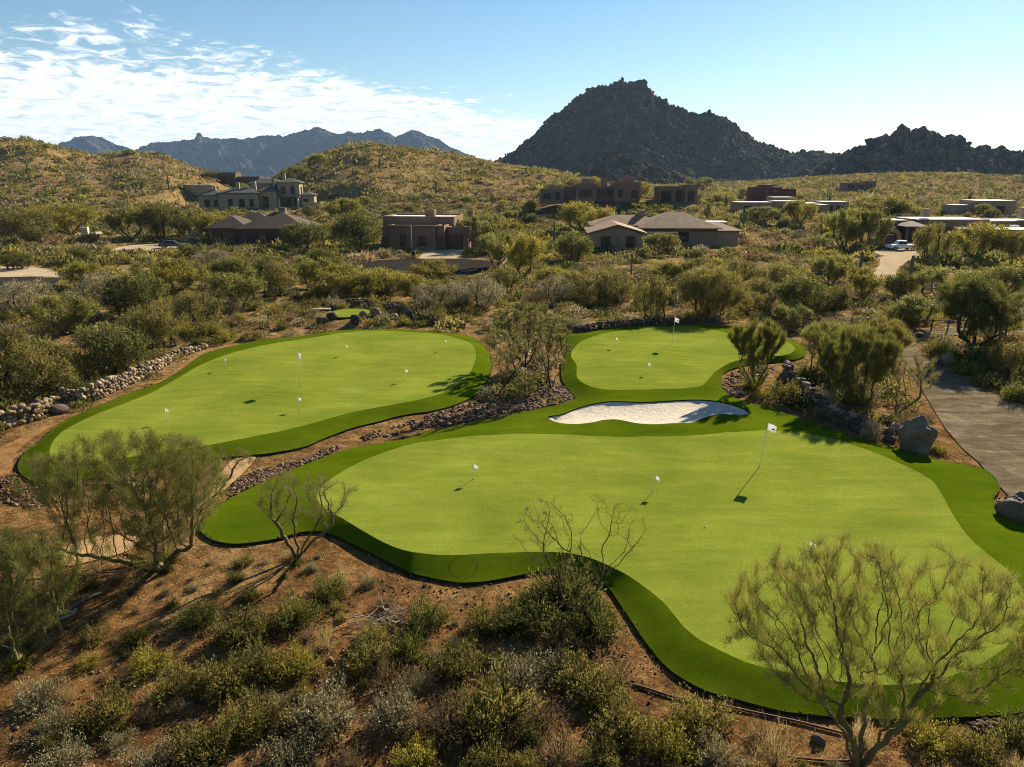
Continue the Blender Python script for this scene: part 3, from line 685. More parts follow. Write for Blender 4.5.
def desert_tree(name, rng, xm, xp, yd, zt, n, mat, bark, zl=.35, natt=700, stems=4, D=.16, W=.014, L=(.12, .32), rmax=.1, fup=.5, rnd=.55, jit=.05, tip=.006, gap=.35, gs=.8, wob=.25, hollow=.2, rth=.018, yo=0., grav=0., sides=6, spread=.5, parts=True, cone=0., bs=.05):
    zl_ = zl*zt; att = dome(rng, natt, xm, xp, yd, zl_, zt, hollow, gap, gs, int(rng.integers(1, 99)), cone); att[:, 1] += yo*att[:, 2]/zt
    roots = []; cx = (xp-xm)/2
    for k in range(stems):
        a = 2*PI*k/stems+rng.uniform(-.4, .4); tx = cx*.5+math.cos(a)*(xp+xm)*.5*spread*rng.uniform(.5, 1); ty = math.sin(a)*yd*spread+yo*.5; h = max(zl_*rng.uniform(.8, 1.15), .25)
        m = max(3, int(math.hypot(h, tx)/D)); t = np.linspace(0, 1, m); w = np.cumsum(rng.normal(size=(m, 3))*D*.28, 0)*np.minimum(t*3, 1)[:, None]
        roots.append(np.column_stack([math.cos(a)*bs+tx*t**1.3, math.sin(a)*bs+ty*t**1.3, -.15+(h+.15)*t**.8])+w)
    P, par = colonize(rng, att, roots, D, D*9, D*1.5, wob, grav)
    paths, r = pipe(P, par, tip, 2.3, rmax)
    seg = [i for i in range(len(P)) if par[i] >= 0 and r[i] < rth]
    tips = [(np.array([P[par[i]], P[i]]), 0) for i in seg]
    big = [q for q in paths if q[1].max() > rmax*.33]; sm = [q for q in paths if q[1].max() <= rmax*.33]
    A = tubes(big, sides); B = tubes(sm, max(3, sides-2)) if sm else None; Fo = foliage(tips, rng, n, L, W, fup, jit, rnd)
    if not parts: return A, Fo
    rt = empty(name, (0, 0, 0)); mesh('trunk', np.vstack([A[0], B[0]]) if B else A[0], np.vstack([A[1], B[1]+len(A[0])]) if B else A[1], bark, True, None, rt)
    mesh('crown', Fo[0], Fo[1], mat, False, Fo[2], rt); return rt
def foliage(tips, rng, n, L=(.12, .3), W=.012, up=.5, jit=.05, rnd=.55, quads=False, clump=.35):
    tw = rng.uniform(size=len(tips))
    idx = rng.integers(0, len(tips), n); t = rng.uniform(.15, 1, n)**.7
    P = np.zeros((n, 3)); D = np.zeros((n, 3))
    A = np.stack([a[0] for a in tips]); m = A.shape[1]; f = t*(m-1); i = np.minimum(f.astype(int), m-2); p0 = A[idx, i]; D = A[idx, i+1]-p0; P = p0+D*(f-i)[:, None]
    D = unit(D); D = unit(D*.6+rng.normal(size=(n, 3))*rnd+np.array([0, 0, up])); P = P+rng.normal(size=(n, 3))*jit
    L_ = rng.uniform(L[0], L[1], n)
    V, T = (quads_leaf if quads else tris_leaf)(P, D, L_, W*rng.uniform(.7, 1.4, n), rng)
    tint = np.clip(tw[idx]*.5+rng.uniform(0, .5, n), 0, 1)
    return V, T, np.repeat(tint, 4 if quads else 3)
def put(o, px, py, z=None, rz=0.):
    g = G(px, py); o.location = (g[0], g[1], th(g[0], g[1]) if z is None else z); o.rotation_euler = (0, 0, rz); return g
def ext(px, py, x0, x1, ytop):
    g = G(px, py); m = mpp(g[1]); zt = Z_at(ytop, g[1]+.4); m2 = mpp(g[1], zt*.6)
    return (px-x0)*m2, (x1-px)*m2, zt
LAND = []    # (phrase, x, y) landmarks for labels
def land(ph, px, py): g = G(px, py); LAND.append((ph, g[0], g[1]))
# --- the individual foreground and middle trees
def feature(px, py, x0, x1, yt, label, seed, n=16000, mat='pv', bark='bark_g', group=None, name='palo_verde_tree', **kw):
    rng = np.random.default_rng(seed); a, b, zt = ext(px, py, x0, x1, yt)
    yd = kw.pop('yd', (a+b)*.42)
    if 'mesquite' in label: name = 'mesquite_tree'
    o = desert_tree(name, rng, max(a, .25), max(b, .25), yd, zt, n, M[mat], M[bark], **kw); put(o, px, py); tag(o, label, 'tree', group); return o
feature(858,770,690,1004,540,'large airy palo verde with crooked green stems at the lower right corner',61,n=42000,W=.008,L=(.12,.38),rmax=.075,stems=5,zl=.32,natt=1700,D=.13,fup=1.1,rnd=.38,yd=2.2,mat='pv',gap=.34,gs=1.3,rth=.010,spread=.42,wob=.2,tip=.0045,bs=.05)
feature(163,563,20,238,430,'wide feathery palo verde spreading left in front of the left green',12,n=54000,W=.011,L=(.12,.36),rmax=.10,stems=7,zl=.12,natt=1700,D=.14,fup=.5,yd=2.3,mat='pv',gap=.36,gs=.9,rth=.012,bs=.15,spread=.8,wob=.18,tip=.005,jit=.08)
feature(297,558,258,372,466,'small forked tree with bare pale limbs beside the turf edge',13,n=6500,W=.009,L=(.1,.28),rmax=.075,stems=4,zl=.42,natt=300,D=.12,mat='pv2',yd=1.1,gap=.33,spread=.75,wob=.2,tip=.0045)
feature(572,602,508,652,484,'sparse leafless looking shrub tree on the soil point before the front green',14,n=5000,W=.007,L=(.05,.15),rmax=.035,stems=8,zl=.15,natt=420,D=.10,mat='pv2',bark='bark_d',yd=1.3,tip=.0045,fup=1.,wob=.1,spread=.7)
feature(24,655,-95,95,528,'dark leafy palo verde cut off by the left edge',15,n=34000,W=.011,L=(.12,.34),rmax=.1,stems=5,zl=.15,natt=900,D=.16,mat='mesq',yd=1.8,spread=.7)
feature(207,500,192,262,438,'small wispy tree where the sandy path meets the left green',16,n=1500,W=.010,L=(.1,.25),rmax=.05,stems=2,zl=.35,natt=110,D=.13,mat='pv2',yd=.9)
feature(497,399,474,532,326,'thin forked mesquite nearest the left green in the rock bed',17,n=5500,W=.016,L=(.12,.34),rmax=.06,stems=2,zl=.35,natt=200,D=.17,mat='pv2',bark='bark_d',tip=.01,yd=1.)
feature(524,368,488,560,302,'bushy mesquite in the middle of the rock bed between the greens',18,n=15000,W=.02,L=(.12,.36),rmax=.08,stems=4,zl=.25,natt=420,D=.18,mat='pv2',bark='bark_d',tip=.011,yd=1.8)
feature(551,388,524,576,316,'slender mesquite at the right end of the rock bed',19,n=9000,W=.017,L=(.12,.32),rmax=.06,stems=3,zl=.3,natt=260,D=.17,mat='pv2',bark='bark_d',tip=.01,yd=1.)
feature(754,392,716,788,322,'upright broom shaped palo verde between the back green and the soil bank',20,n=15000,W=.019,L=(.3,.65),rmax=.07,stems=8,zl=.36,natt=480,D=.17,fup=2.,rnd=.25,mat='pv',wob=.1,tip=.006,yd=1.5,yo=.3,spread=.5,gap=.1,gs=1.1,jit=.07,cone=.55)
feature(850,404,802,900,326,'tall dense palo verde over the dark rock wall on the right',21,n=34000,W=.022,L=(.2,.5),rmax=.09,stems=8,zl=.08,natt=900,D=.2,fup=1.1,rnd=.45,mat='pv',jit=.1,tip=.008,yd=2.3,spread=.5,gap=.36,gs=.65,hollow=.1,cone=.55)
feature(828,376,792,876,320,'bushy green tree behind the dark rock wall',22,n=18000,W=.025,L=(.2,.5),rmax=.09,stems=6,zl=.12,natt=520,D=.2,mat='pv',jit=.1,tip=.01,fup=.9,cone=.4,gap=.38)
feature(880,362,848,914,320,'round olive tree at the bend of the right hand drive',42,n=17000,W=.025,L=(.2,.5),rmax=.09,stems=6,zl=.12,natt=480,D=.2,mat='creo',jit=.1,tip=.01,fup=.8,cone=.3,gap=.38)
feature(896,415,884,938,350,'small sparse tree between the dark rock wall and the drive',23,n=2600,W=.018,L=(.15,.4),rmax=.06,stems=3,zl=.25,natt=180,D=.17,mat='pv2',tip=.009,fup=1.,yd=.9)
feature(974,352,932,1024,276,'big dark spreading palo verde across the drive on the right',24,n=34000,W=.034,L=(.2,.5),rmax=.16,stems=4,zl=.3,natt=900,D=.25,mat='mesq',bark='bark_d',jit=.16,tip=.014,gs=.5,gap=.4)
feature(708,318,674,748,266,'large olive mesquite clump behind the back green',25,n=24000,W=.042,L=(.2,.5),rmax=.12,stems=6,zl=.12,natt=700,D=.27,mat='creo',bark='bark_d',jit=.2,tip=.014,gs=.5,gap=.36)
# --- prototypes for the trees further off (about 5 m tall, 5 m wide)
TP = {}
def tproto(key, seed, mat, bark, n, W, L, jit, low=False, gap=.42):
    rng = np.random.default_rng(seed)
    A, Fo = desert_tree('p', rng, 2.5, 2.5, 2.5, 4.3, n, M[mat], M[bark], zl=.06 if low else .28, natt=420, stems=5, D=.3, W=W, L=L, rmax=.13, jit=jit, tip=.02, gap=gap, gs=.75, hollow=.3, rth=.06, rnd=.6, parts=False, sides=5)
    me1 = mesh('trunk', A[0], A[1], M[bark], True); me2 = mesh('crown', Fo[0], Fo[1], M[mat], False, Fo[2])
    TP.setdefault(key, []).append((me1.data, me2.data)); bpy.data.objects.remove(me1); bpy.data.objects.remove(me2)
for s in (1, 2, 3): tproto('pale', 100+s, 'pv', 'bark_g', 6500, .075, (.15, .42), .2)
for s in (1, 2, 3): tproto('dark', 110+s, 'mesq', 'bark_d', 6500, .08, (.15, .42), .22, low=True)
for s in (1, 2): tproto('yellow', 120+s, 'yel', 'bark_g', 6000, .08, (.15, .4), .22)
for s in (1, 2, 3): tproto('olive', 130+s, 'creo', 'bark_d', 5500, .07, (.15, .42), .2, low=True, gap=.45)
for s in (1, 2): tproto('grey', 140+s, 'sage', 'bark_d', 4200, .06, (.15, .38), .2, low=True, gap=.46)
TREES = []; cnt = 0
KN = {'pale': ('palo_verde_tree', 'green palo verde tree'), 'dark': ('mesquite_tree', 'dark green mesquite tree'), 'yellow': ('palo_verde_tree', 'yellow green palo verde tree'), 'olive': ('mesquite_tree', 'olive brown mesquite tree'), 'grey': ('ironwood_tree', 'grey green ironwood tree')}
def place_tree(x, y, w, h, key, z=None):
    global cnt
    m1, m2 = TP[key][cnt % len(TP[key])]; cnt += 1
    r = bpy.data.objects.new(KN[key][0], None); C.objects.link(r)
    r.location = (x, y, (th(x, y) if z is None else z)-.05); r.rotation_euler = (0, 0, RNG.uniform(0, 6.28)); r.scale = (w/5.2, w/5.2, h/4.6)
    for nm, me in (('trunk', m1), ('crown', m2)):
        c = bpy.data.objects.new(nm, me); C.objects.link(c); c.parent = r
    TREES.append([r, x, y, key, 'large' if w > 7 else ('small' if w < 4 else 'medium')]); return r
TL = [(355,254,54,44,'dark'),(302,252,48,32,'dark'),(338,222,48,26,'yellow'),(62,236,60,34,'yellow'),(124,240,46,36,'pale'),(158,240,40,40,'dark'),(186,240,44,34,'pale'),(207,242,36,30,'yellow'),(22,244,54,34,'olive'),(-10,240,50,36,'olive'),
 (586,236,62,34,'yellow'),(574,264,42,32,'dark'),(480,250,50,38,'pale'),(460,236,34,24,'pale'),(524,282,46,50,'yellow'),(497,268,38,36,'pale'),(434,284,52,24,'yellow'),(655,322,46,48,'olive'),(668,284,46,22,'yellow'),(662,256,40,24,'pale'),
 (801,232,36,24,'yellow'),(850,252,46,46,'pale'),(874,252,40,44,'pale'),(886,226,60,28,'yellow'),(905,226,40,22,'yellow'),(765,232,36,18,'pale'),(936,264,40,42,'olive'),(984,264,58,40,'yellow'),(1020,266,40,36,'olive'),(955,305,70,40,'pale'),(806,315,60,42,'dark'),(916,330,56,36,'pale'),(868,300,40,34,'yellow'),(836,288,42,34,'pale'),(780,292,40,30,'olive'),(742,290,44,30,'olive'),(830,312,48,32,'olive'),(1010,300,50,36,'pale'),(905,300,36,30,'dark'),
 (45,398,80,66,'olive'),(104,378,84,58,'dark'),(150,352,66,52,'olive'),(58,338,64,44,'pale'),(130,322,64,52,'dark'),(196,330,54,40,'olive'),(236,312,60,42,'pale'),(176,296,56,38,'yellow'),(18,318,60,40,'grey'),(-6,392,66,74,'olive'),(272,300,52,40,'olive'),(308,290,48,34,'pale'),(382,298,60,30,'yellow'),(344,296,56,32,'yellow'),(424,314,50,32,'grey'),(418,304,50,30,'yellow'),(455,312,44,32,'grey'),(96,306,54,36,'grey'),(150,286,44,30,'olive'),(232,288,46,32,'pale'),(268,284,40,28,'dark'),(320,276,40,28,'dark'),(212,274,40,26,'grey'),(12,270,34,18,'dark'),(585,300,44,32,'olive'),(556,304,44,30,'grey'),(612,306,48,34,'olive'),(485,310,44,34,'grey'),(700,284,40,26,'olive'),(795,330,40,26,'pale'),(760,312,34,24,'olive'),(75,290,44,30,'yellow'),(505,294,36,26,'olive'),
 (556,212,34,22,'dark'),(575,206,26,14,'olive'),(596,203,24,12,'yellow'),(618,206,30,14,'dark'),(663,208,28,14,'olive'),(684,206,24,14,'dark'),(214,204,28,12,'dark'),(240,209,34,12,'olive'),(277,210,40,18,'pale'),(296,206,30,18,'pale'),(318,204,24,14,'yellow'),
 (640,176+16,26,20,'yellow'),(28,232,46,26,'pale'),(232,176,14,14,'yellow'),(690,214,30,16,'olive'),(1000,345,50,36,'yellow'),(1020,380,50,40,'olive'),(725,206,30,14,'yellow'),(700,196,30,14,'pale'),(745,200,26,12,'yellow'),(555,210,26,16,'dark'),(605,212,24,14,'olive')]
for (px, py, w, h, k) in TL:
    if (px, py) == (640, 192): g = (X_at(640, 228, 6), 228.); z = th(*g); m = mpp(228, 6)
    elif (px, py) == (232, 176): g = (X_at(240, 330, 14), 330.); z = None; m = mpp(330)
    else: g = G(px, py); z = None; m = mpp(g[1])
    place_tree(g[0], g[1]+w*m*.25, w*m, h*m*.98, k, z)
BLD = []     # (x, y, r) keep-outs for planting
def keepout(px, Y, hw, hd): BLD.append((X_at(px, Y), Y, hw, hd))
for a in [(257,272,24,14),(262,152,12,7),(425,143,13,8),(660,145,17,9),(618,230,27,8),(800,238,22,9),(958,150,21,9),(1000,226,8,5),(230,330,16,6),(771,330,10,5)]: keepout(*a)
def free(x, y, m=.6):
    ok = np.ones(x.shape, bool)
    for P in (fr_main, fr_left, tee)+tuple(PAVED):
        ok &= ~inside(P, x, y) & (dist(P, x, y) > m)
    for a, b, hw, hd in BLD: ok &= ~((np.abs(x-a) < hw) & (np.abs(y-b) < hd))
    return ok
def scatter(n, r0, r1, amax=.80, seed=1, power=2.):
    rng = np.random.default_rng(seed); r = (r0**power+(r1**power-r0**power)*rng.uniform(size=n))**(1/power); a = rng.uniform(-amax, amax, n)
    return r*np.sin(a), r*np.cos(a), rng
# random trees filling the plain between the houses
x, y, rng = scatter(420, 85, 420, .76, 5, 1.5); k = free(x, y, 3); x = x[k]; y = y[k]; n = 0
hz = TH(x, y)
for a, b, z in zip(x, y, hz):
    if z > 7 or n >= 170: continue
    if min(np.hypot(a-t[1], b-t[2]) for t in TREES) < 5.5: continue
    # keep the fronts of the houses open
    if any(abs(a-q[0]) < q[2] and q[1]-q[3]-22 < b < q[1] for q in BLD): continue
    w = rng.uniform(3.2, 6.5); place_tree(a, b, w, w*rng.uniform(.55, .8), rng.choice(['pale','dark','yellow','olive','grey'], p=[.3,.2,.22,.18,.1])); n += 1
# ------------------------------------------------------------------ shrubs
SP = {}
def shrub_proto(key, seed, mat, stems, leaves, L, W, flat=.75, openness=.0, quads=True, ball=False):
    """radius about 1, rooted at the origin"""
    rng = np.random.default_rng(seed)
    d = unit(rng.normal(size=(stems, 3))); d[:, 2] = np.abs(d[:, 2])*flat+.12; 
    R = (.75+.3*rng.uniform(size=stems))*(1+.28*np.sin(3*np.arctan2(d[:, 1], d[:, 0])+seed))
    tip = unit(d)*R[:, None]*np.array([1, 1, .85])
    mid = tip*.5+np.array([0, 0, -.04])+rng.normal(size=tip.shape)*.04
    V1, T1 = tubes([(np.array([[0, 0, -.08], m, t]), np.array([.018, .012, .006])) for m, t in zip(mid[::3], tip[::3])], 3)
    n = stems*leaves; i = np.repeat(np.arange(stems), leaves); t = rng.uniform(.0, 1, n)**.55
    P = np.where(t[:, None] < .5, mid[i]*(t[:, None]*2), mid[i]+(tip[i]-mid[i])*(t[:, None]*2-1))+rng.normal(size=(n, 3))*.045
    P[:, 2] = np.maximum(P[:, 2], .01)
    D = unit(unit(tip[i])*.7+rng.normal(size=(n, 3))*.55+np.array([0, 0, .35]))
    V2, T2 = (quads_leaf if quads else tris_leaf)(P, D, rng.uniform(L[0], L[1], n), W*rng.uniform(.6, 1.4, n), rng)
    st = rng.uniform(0, .6, stems); tt = np.clip(st[i]+rng.uniform(0, .4, n), 0, 1)
    V = np.vstack([V1, V2]); T = np.vstack([T1, T2+len(V1)]); tint = np.concatenate([np.full(len(V1), .05), np.repeat(tt, 4 if quads else 3)])
    o = mesh(key, V, T, M[mat], False, tint); SP.setdefault(key, []).append(o.data); bpy.data.objects.remove(o)
for s in range(3): shrub_proto('olive', 200+s, 'creo', 230, 16, (.07, .13), .035)
for s in range(3): shrub_proto('grey', 210+s, 'sage', 260, 14, (.06, .11), .035, .7)
for s in range(2): shrub_proto('yellowish', 220+s, 'yel', 200, 16, (.07, .12), .038)
for s in range(3): shrub_proto('dark', 230+s, 'mesq', 230, 16, (.06, .12), .034, .85)
for s in range(2): shrub_proto('dry', 240+s, 'dry', 220, 9, (.08, .2), .014, .8, quads=False)
for s in range(2): shrub_proto('tuft', 250+s, 'grass', 90, 10, (.15, .4), .014, 1.3, quads=False)
SN = {'olive': ('creosote_bush', 'olive creosote bush'), 'grey': ('brittlebush', 'silvery grey brittlebush'), 'yellowish': ('desert_broom', 'yellow green broom bush'), 'dark': ('jojoba_bush', 'dark green jojoba bush'), 'dry': ('dry_bush', 'brown twiggy dry bush'), 'tuft': ('grass_clump', 'straw coloured grass clump')}
SHR = []; scount = {}
def place_shrub(x, y, w, h, key):
    i = scount.get(key, 0); scount[key] = i+1
    o = bpy.data.objects.new(SN[key][0], SP[key][i % len(SP[key])]); C.objects.link(o)
    o.location = (x, y, th(x, y)-.02); o.rotation_euler = (RNG.uniform(-.08, .08), RNG.uniform(-.08, .08), RNG.uniform(0, 6.28)); o.scale = (w/2, w/2*RNG.uniform(.85, 1.15), h/.85)
    SHR.append([o, x, y, key, 'big' if w > 1.9 else ('small' if w < 1.1 else 'medium')])
SL = [(152,668,40,'yellowish'),(200,622,42,'dark'),(239,642,46,'olive'),(180,694,50,'olive'),(222,690,52,'olive'),(109,722,52,'olive'),(53,732,44,'grey'),(38,702,44,'grey'),(234,738,46,'olive'),(205,758,56,'olive'),(66,766,62,'grey'),(15,668,32,'yellowish'),(89,664,24,'yellowish'),(120,745,26,'grey'),
 (255,632,42,'olive'),(298,622,46,'dark'),(329,596,36,'dark'),(428,624,42,'dark'),(484,630,48,'olive'),(372,642,32,'olive'),(369,665,48,'olive'),(410,658,42,'dark'),(326,648,22,'tuft'),(262,672,46,'olive'),(296,674,44,'yellowish'),(392,688,46,'dry'),(326,724,62,'grey'),(397,722,58,'grey'),(458,673,50,'olive'),(258,724,54,'olive'),(446,730,58,'dry'),(476,722,50,'olive'),(418,763,42,'yellowish'),(291,766,52,'grey'),(489,766,42,'olive'),
 (569,604,70,'dark'),(540,630,62,'dark'),(590,634,62,'dark'),(562,650,60,'dry'),(512,628,40,'dark'),(521,683,56,'grey'),(500,722,70,'olive'),(540,724,46,'dry'),(582,686,52,'olive'),(617,682,36,'dry'),(602,704,50,'olive'),(622,734,70,'olive'),(668,750,60,'yellowish'),(701,724,56,'olive'),(716,762,46,'grey'),(774,766,40,'tuft'),(980,756,62,'olive'),(1016,742,44,'dark'),(926,742,46,'yellowish'),(560,762,50,'dry'),(600,766,44,'olive'),(350,766,40,'dry'),(150,770,46,'grey'),
 (937,452,24,'yellowish'),(968,374,26,'yellowish'),(938,355,30,'dark'),(1016,400,30,'dark'),(760,740,30,'dry'),(860,705+40,30,'tuft'),(95,640,26,'olive'),(60,600,30,'dark'),(250,600,24,'dark'),(310,640,22,'dry'),(905,430,26,'dry'),(872,440,26,'tuft'),(820,418,26,'dry'),(925,420,20,'dry'),(20,560,30,'olive'),(8,610,40,'dark'),(120,580,22,'dry'),
 (560,672,40,'grey'),(545,600,40,'olive'),(525,605,30,'olive'),(608,615,26,'olive')]
for px, py, w, k in SL:
    g = G(px, py); m = mpp(g[1]); W = w*m*(1.2 if RNG.uniform() < .8 else .95); place_shrub(g[0], g[1], W, W*(.54 if k != 'tuft' else .9)*RNG.uniform(.85, 1.1), k)
# random small ones over the near soil, then the middle ground
def near_fill(n, r0, r1, seed, w0, w1, gap, ybeyond, keys, p):
    x, y, rng = scatter(n*6, r0, r1, .80, seed); k = free(x, y, w1*.5+.15); x = x[k]; y = y[k]; c = 0
    for a, b in zip(x, y):
        if c >= n: break
        if not ybeyond(a, b): continue
        if min(np.hypot(a-s[1], b-s[2]) for s in SHR) < gap: continue
        w = rng.uniform(w0, w1); place_shrub(a, b, w, w*rng.uniform(.5, .7), rng.choice(keys, p=p)); c += 1
bed = smooth_poly(GP([(225,497),(290,466),(350,448),(430,430),(500,415),(560,404),(575,398),(563,380),(556,340),(500,332),(503,365),(488,388),(470,400),(430,413),(380,426),(340,440),(300,452),(250,462)]))
def clear_near(a, b):     # the soil shelf right below the turf, the bed between the greens and the trail stay open
    A = np.array([a]); B = np.array([b])
    if inside(bed, A, B)[0]: return False
    if dist(fr_main, A, B)[0] < 1.3 or dist(fr_left, A, B)[0] < 2.3: return False
    if b > 27 and b < 40 and a < -8 and a > -40 and b < 42: return RNG.uniform() < .25
    return True
near_fill(190, 11.5, 27, 11, .28, .9, .6, lambda a, b: clear_near(a, b) and b < 24, ['olive','grey','dark','dry','tuft'], [.25,.2,.15,.2,.2])
near_fill(250, 27, 88, 12, 1.0, 2.9, 1.6, lambda a, b: clear_near(a, b), ['olive','grey','yellowish','dark','dry'], [.3,.2,.16,.22,.12])
print('shrubs', len(SHR), 'trees', len(TREES))
# far scrub that nobody could count
def scrub(name, n, r0, r1, seed, ntri, size, lw, label, power=2., amax=.82):
    x, y, rng = scatter(n, r0, r1, amax, seed, power); k = free(x, y, .8); x = x[k]; y = y[k]
    dens = fbm(x/14, y/14, 3, 60); k = dens > (-.2 if r0 < 90 else -.3)+.2*rng.normal(size=len(x)); x = x[k]; y = y[k]
    if r0 < 90: k = np.array([min([9]+[np.hypot(a-s[1], b-s[2]) for s in SHR if abs(s[1]-a) < 2]) > .9 for a, b in zip(x, y)]); x = x[k]; y = y[k]
    z = TH(x, y, False); n = len(x); s = rng.uniform(size[0], size[1], n)*(1+.5*(rng.uniform(size=n) < .12))
    kind = (fbm(x/30, y/30, 2, 70)*1.2+rng.normal(size=n)*.35)
    groups = {'creo': (kind < -.12) , 'mesq': (kind >= -.12) & (kind < .18), 'sage': (kind >= .18) & (kind < .38), 'yel': (kind >= .38) & (kind < .47), 'dry': kind >= .47}
    Vs = []; Ts = []; tn = []; mi = []; b = 0; mats = []
    for gi, (mk, sel) in enumerate(groups.items()):
        c = int(sel.sum())
        if c == 0: continue
        d = unit(rng.normal(size=(c, ntri, 3))); d[..., 2] = np.abs(d[..., 2])*.85; rr = rng.uniform(.35, 1, (c, ntri, 1))**.5
        P = (np.stack([x[sel], y[sel], z[sel]], -1)[:, None, :]+d*rr*s[sel][:, None, None]*np.array([1, 1, .85])).reshape(-1, 3)
        D = unit(d.reshape(-1, 3)*.6+rng.normal(size=(c*ntri, 3))*.6+np.array([0, 0, .5]))
        ss = np.repeat(s[sel], ntri)
        V, T = tris_leaf(P, D, ss*lw*2.2, ss*lw*1.3, rng); V[:, 2] -= .05
        t = np.clip(np.repeat(rng.uniform(0, .6, c), ntri)+rng.uniform(0, .4, c*ntri), 0, 1)
        Vs.append(V); Ts.append(T+b); b += len(V); tn.append(np.repeat(t, 3)); mi.append(np.full(len(T), len(mats))); mats.append(M[mk])
    o = mesh(name, np.vstack(Vs), np.vstack(Ts), mats[0], False, np.concatenate(tn))
    for m in mats[1:]: o.data.materials.append(m)
    o.data.polygons.foreach_set('material_index', np.concatenate(mi).astype(np.int32))
    tag(o, label, 'scrub', kind='stuff'); print(name, n, len(o.data.polygons))
scrub('desert_scrub', 6200, 42, 130, 31, 150, (.4, 1.15), .10, 'low desert scrub filling the ground between trees and houses')
scrub('desert_scrub', 17000, 125, 300, 32, 40, (.5, 1.3), .21, 'distant desert scrub around the houses', 1.8)
scrub('desert_scrub', 48000, 290, 760, 33, 12, (.55, 1.6), .36, 'scrub dotting the far slopes and hills', 1.5)
scrub('desert_trees', 2300, 230, 720, 34, 60, (.9, 2.1), .22, 'far off trees dotted over the slopes and the plain', 1.5)
scrub('desert_trees', 900, 115, 260, 35, 150, (1.2, 2.1), .14, 'low bushy growth between the houses', 1.7)
# near dry grass and twigs on the soil
def grass():
    x, y, rng = scatter(9500, 11, 60, .85, 41, 1.4); k = free(x, y, .12); x = x[k]; y = y[k]; k = fbm(x/3, y/3, 3, 80) > -.05; x = x[k]; y = y[k]
    z = TH(x, y); c = len(x); nb = 16; P = np.stack([x, y, z], -1)[:, None, :]+np.concatenate([rng.normal(size=(c, nb, 2))*.09, np.full((c, nb, 1), -.01)], -1)
    P = P.reshape(-1, 3); D = unit(rng.normal(size=P.shape)*.5+np.array([0, 0, .8])); sc = np.repeat(rng.uniform(.4, 1.3, c), nb)
    V, T = tris_leaf(P, D, rng.uniform(.08, .22, len(P))*sc, .012, rng)
    o = mesh('dry_grass', V, T, M['grass'], False, np.repeat(np.clip(np.repeat(rng.uniform(0, .7, c), nb)+rng.uniform(0, .3, len(P)), 0, 1), 3)); tag(o, 'short straw coloured dry grass over the reddish soil', 'dry grass', kind='stuff')
grass()
# ------------------------------------------------------------------ stones
def scatter_in(P, n, rng):
    lo = P.min(0); hi = P.max(0); r = []
    while len(r) < n:
        q = rng.uniform(lo, hi)
        if inside(P, q[0:1], q[1:2])[0]: r.append(q)
    return np.array(r)
rng = np.random.default_rng(77)
def bedrocks(P, n, smin, smax, label, mat='riprap', thr=-.02):
    q = scatter_in(P, n*2, rng); q = q[(fbm(q[:, 0]/1.1, q[:, 1]/1.1, 3, 44)+rng.normal(size=len(q))*.12) > thr]; z = TH(q[:, 0], q[:, 1], False); k = ~inside(fr_main, q[:, 0], q[:, 1]) & ~inside(fr_left, q[:, 0], q[:, 1])
    it = [(a[0], a[1], zz+.02, smin+(smax-smin)*rng.uniform()**2*(1.8 if rng.uniform() < .08 else 1)) for a, zz in zip(q[k], z[k])]
    o = rocks_mesh('rock_bed', it, M[mat], rng, 1, .8); tag(o, label, 'rocks', kind='stuff')
bedrocks(GP([(300,466),(340,450),(372,438),(430,430),(500,415),(560,404),(575,398),(566,388),(530,372),(505,380),(486,392),(468,404),(430,415),(400,425),(360,436),(320,452)]), 3900, .04, .16, 'brown river rocks lining the bed between the left and front greens')
bedrocks(GP([(225,500),(235,480),(262,468),(300,460),(320,455),(300,466),(262,482),(232,497)]), 700, .05, .11, 'brown rocks beside the sandy path end')
bedrocks(GP([(-10,482),(20,470),(45,480),(70,495),(40,512),(5,500)]), 420, .05, .13, 'pale broken rocks at the left edge')
bedrocks(GP([(100,405),(130,394),(152,384),(156,386),(135,398),(108,408)]), 260, .08, .16, 'dark rock strip between the trail and the left green')
bedrocks(GP([(722,388),(726,376),(738,369),(756,367),(775,366),(772,372),(752,390),(738,400),(728,396)]), 420, .06, .16, 'brown rocks around the broom shaped palo verde')
bedrocks(GP([(962,726),(985,719),(1015,722),(1024,735),(1000,752),(975,745)]), 150, .06, .14, 'pale angular rocks near the lower right corner')
bedrocks(GP([(120,455),(180,465),(190,480),(120,490),(60,480)]), 260, .05, .15, 'brown rocks under the wide feathery palo verde')
bedrocks(GP([(240,600),(420,575),(520,585),(640,640),(760,715),(760,767),(0,767),(0,700)]), 1100, .02, .07, 'scattered pebbles on the foreground soil')
def edge_spill():
    rng = np.random.default_rng(19); it = []
    for P in (fr_main, fr_left):
        L = np.vstack([P, P[:1]]); d = np.r_[0, np.cumsum(np.hypot(*np.diff(L, axis=0).T))]; n = int(d[-1]*16); t = rng.uniform(0, d[-1], n)
        x = np.interp(t, d, L[:, 0])+rng.normal(size=n)*.13; y = np.interp(t, d, L[:, 1])+rng.normal(size=n)*.13; ins = inside(P, x, y); dd = dist(P, x, y); k = ~(ins & (dd > .16)); x = x[k]; y = y[k]; ins = ins[k]; k2 = fbm(x/2, y/2, 2, 12) > -.1; x = x[k2]; y = y[k2]; ins = ins[k2]
        z = np.where(ins, EZ+.01, TH(x, y, False)+.01)
        it += [(a, b, c, rng.uniform(.018, .05)) for a, b, c in zip(x, y, z)]
    o = rocks_mesh('edge_gravel', it, M['riprap'], rng, 1, .7); tag(o, 'small gravel and clods spilling over the edges of the dark turf fringe', 'gravel', kind='stuff')
edge_spill()
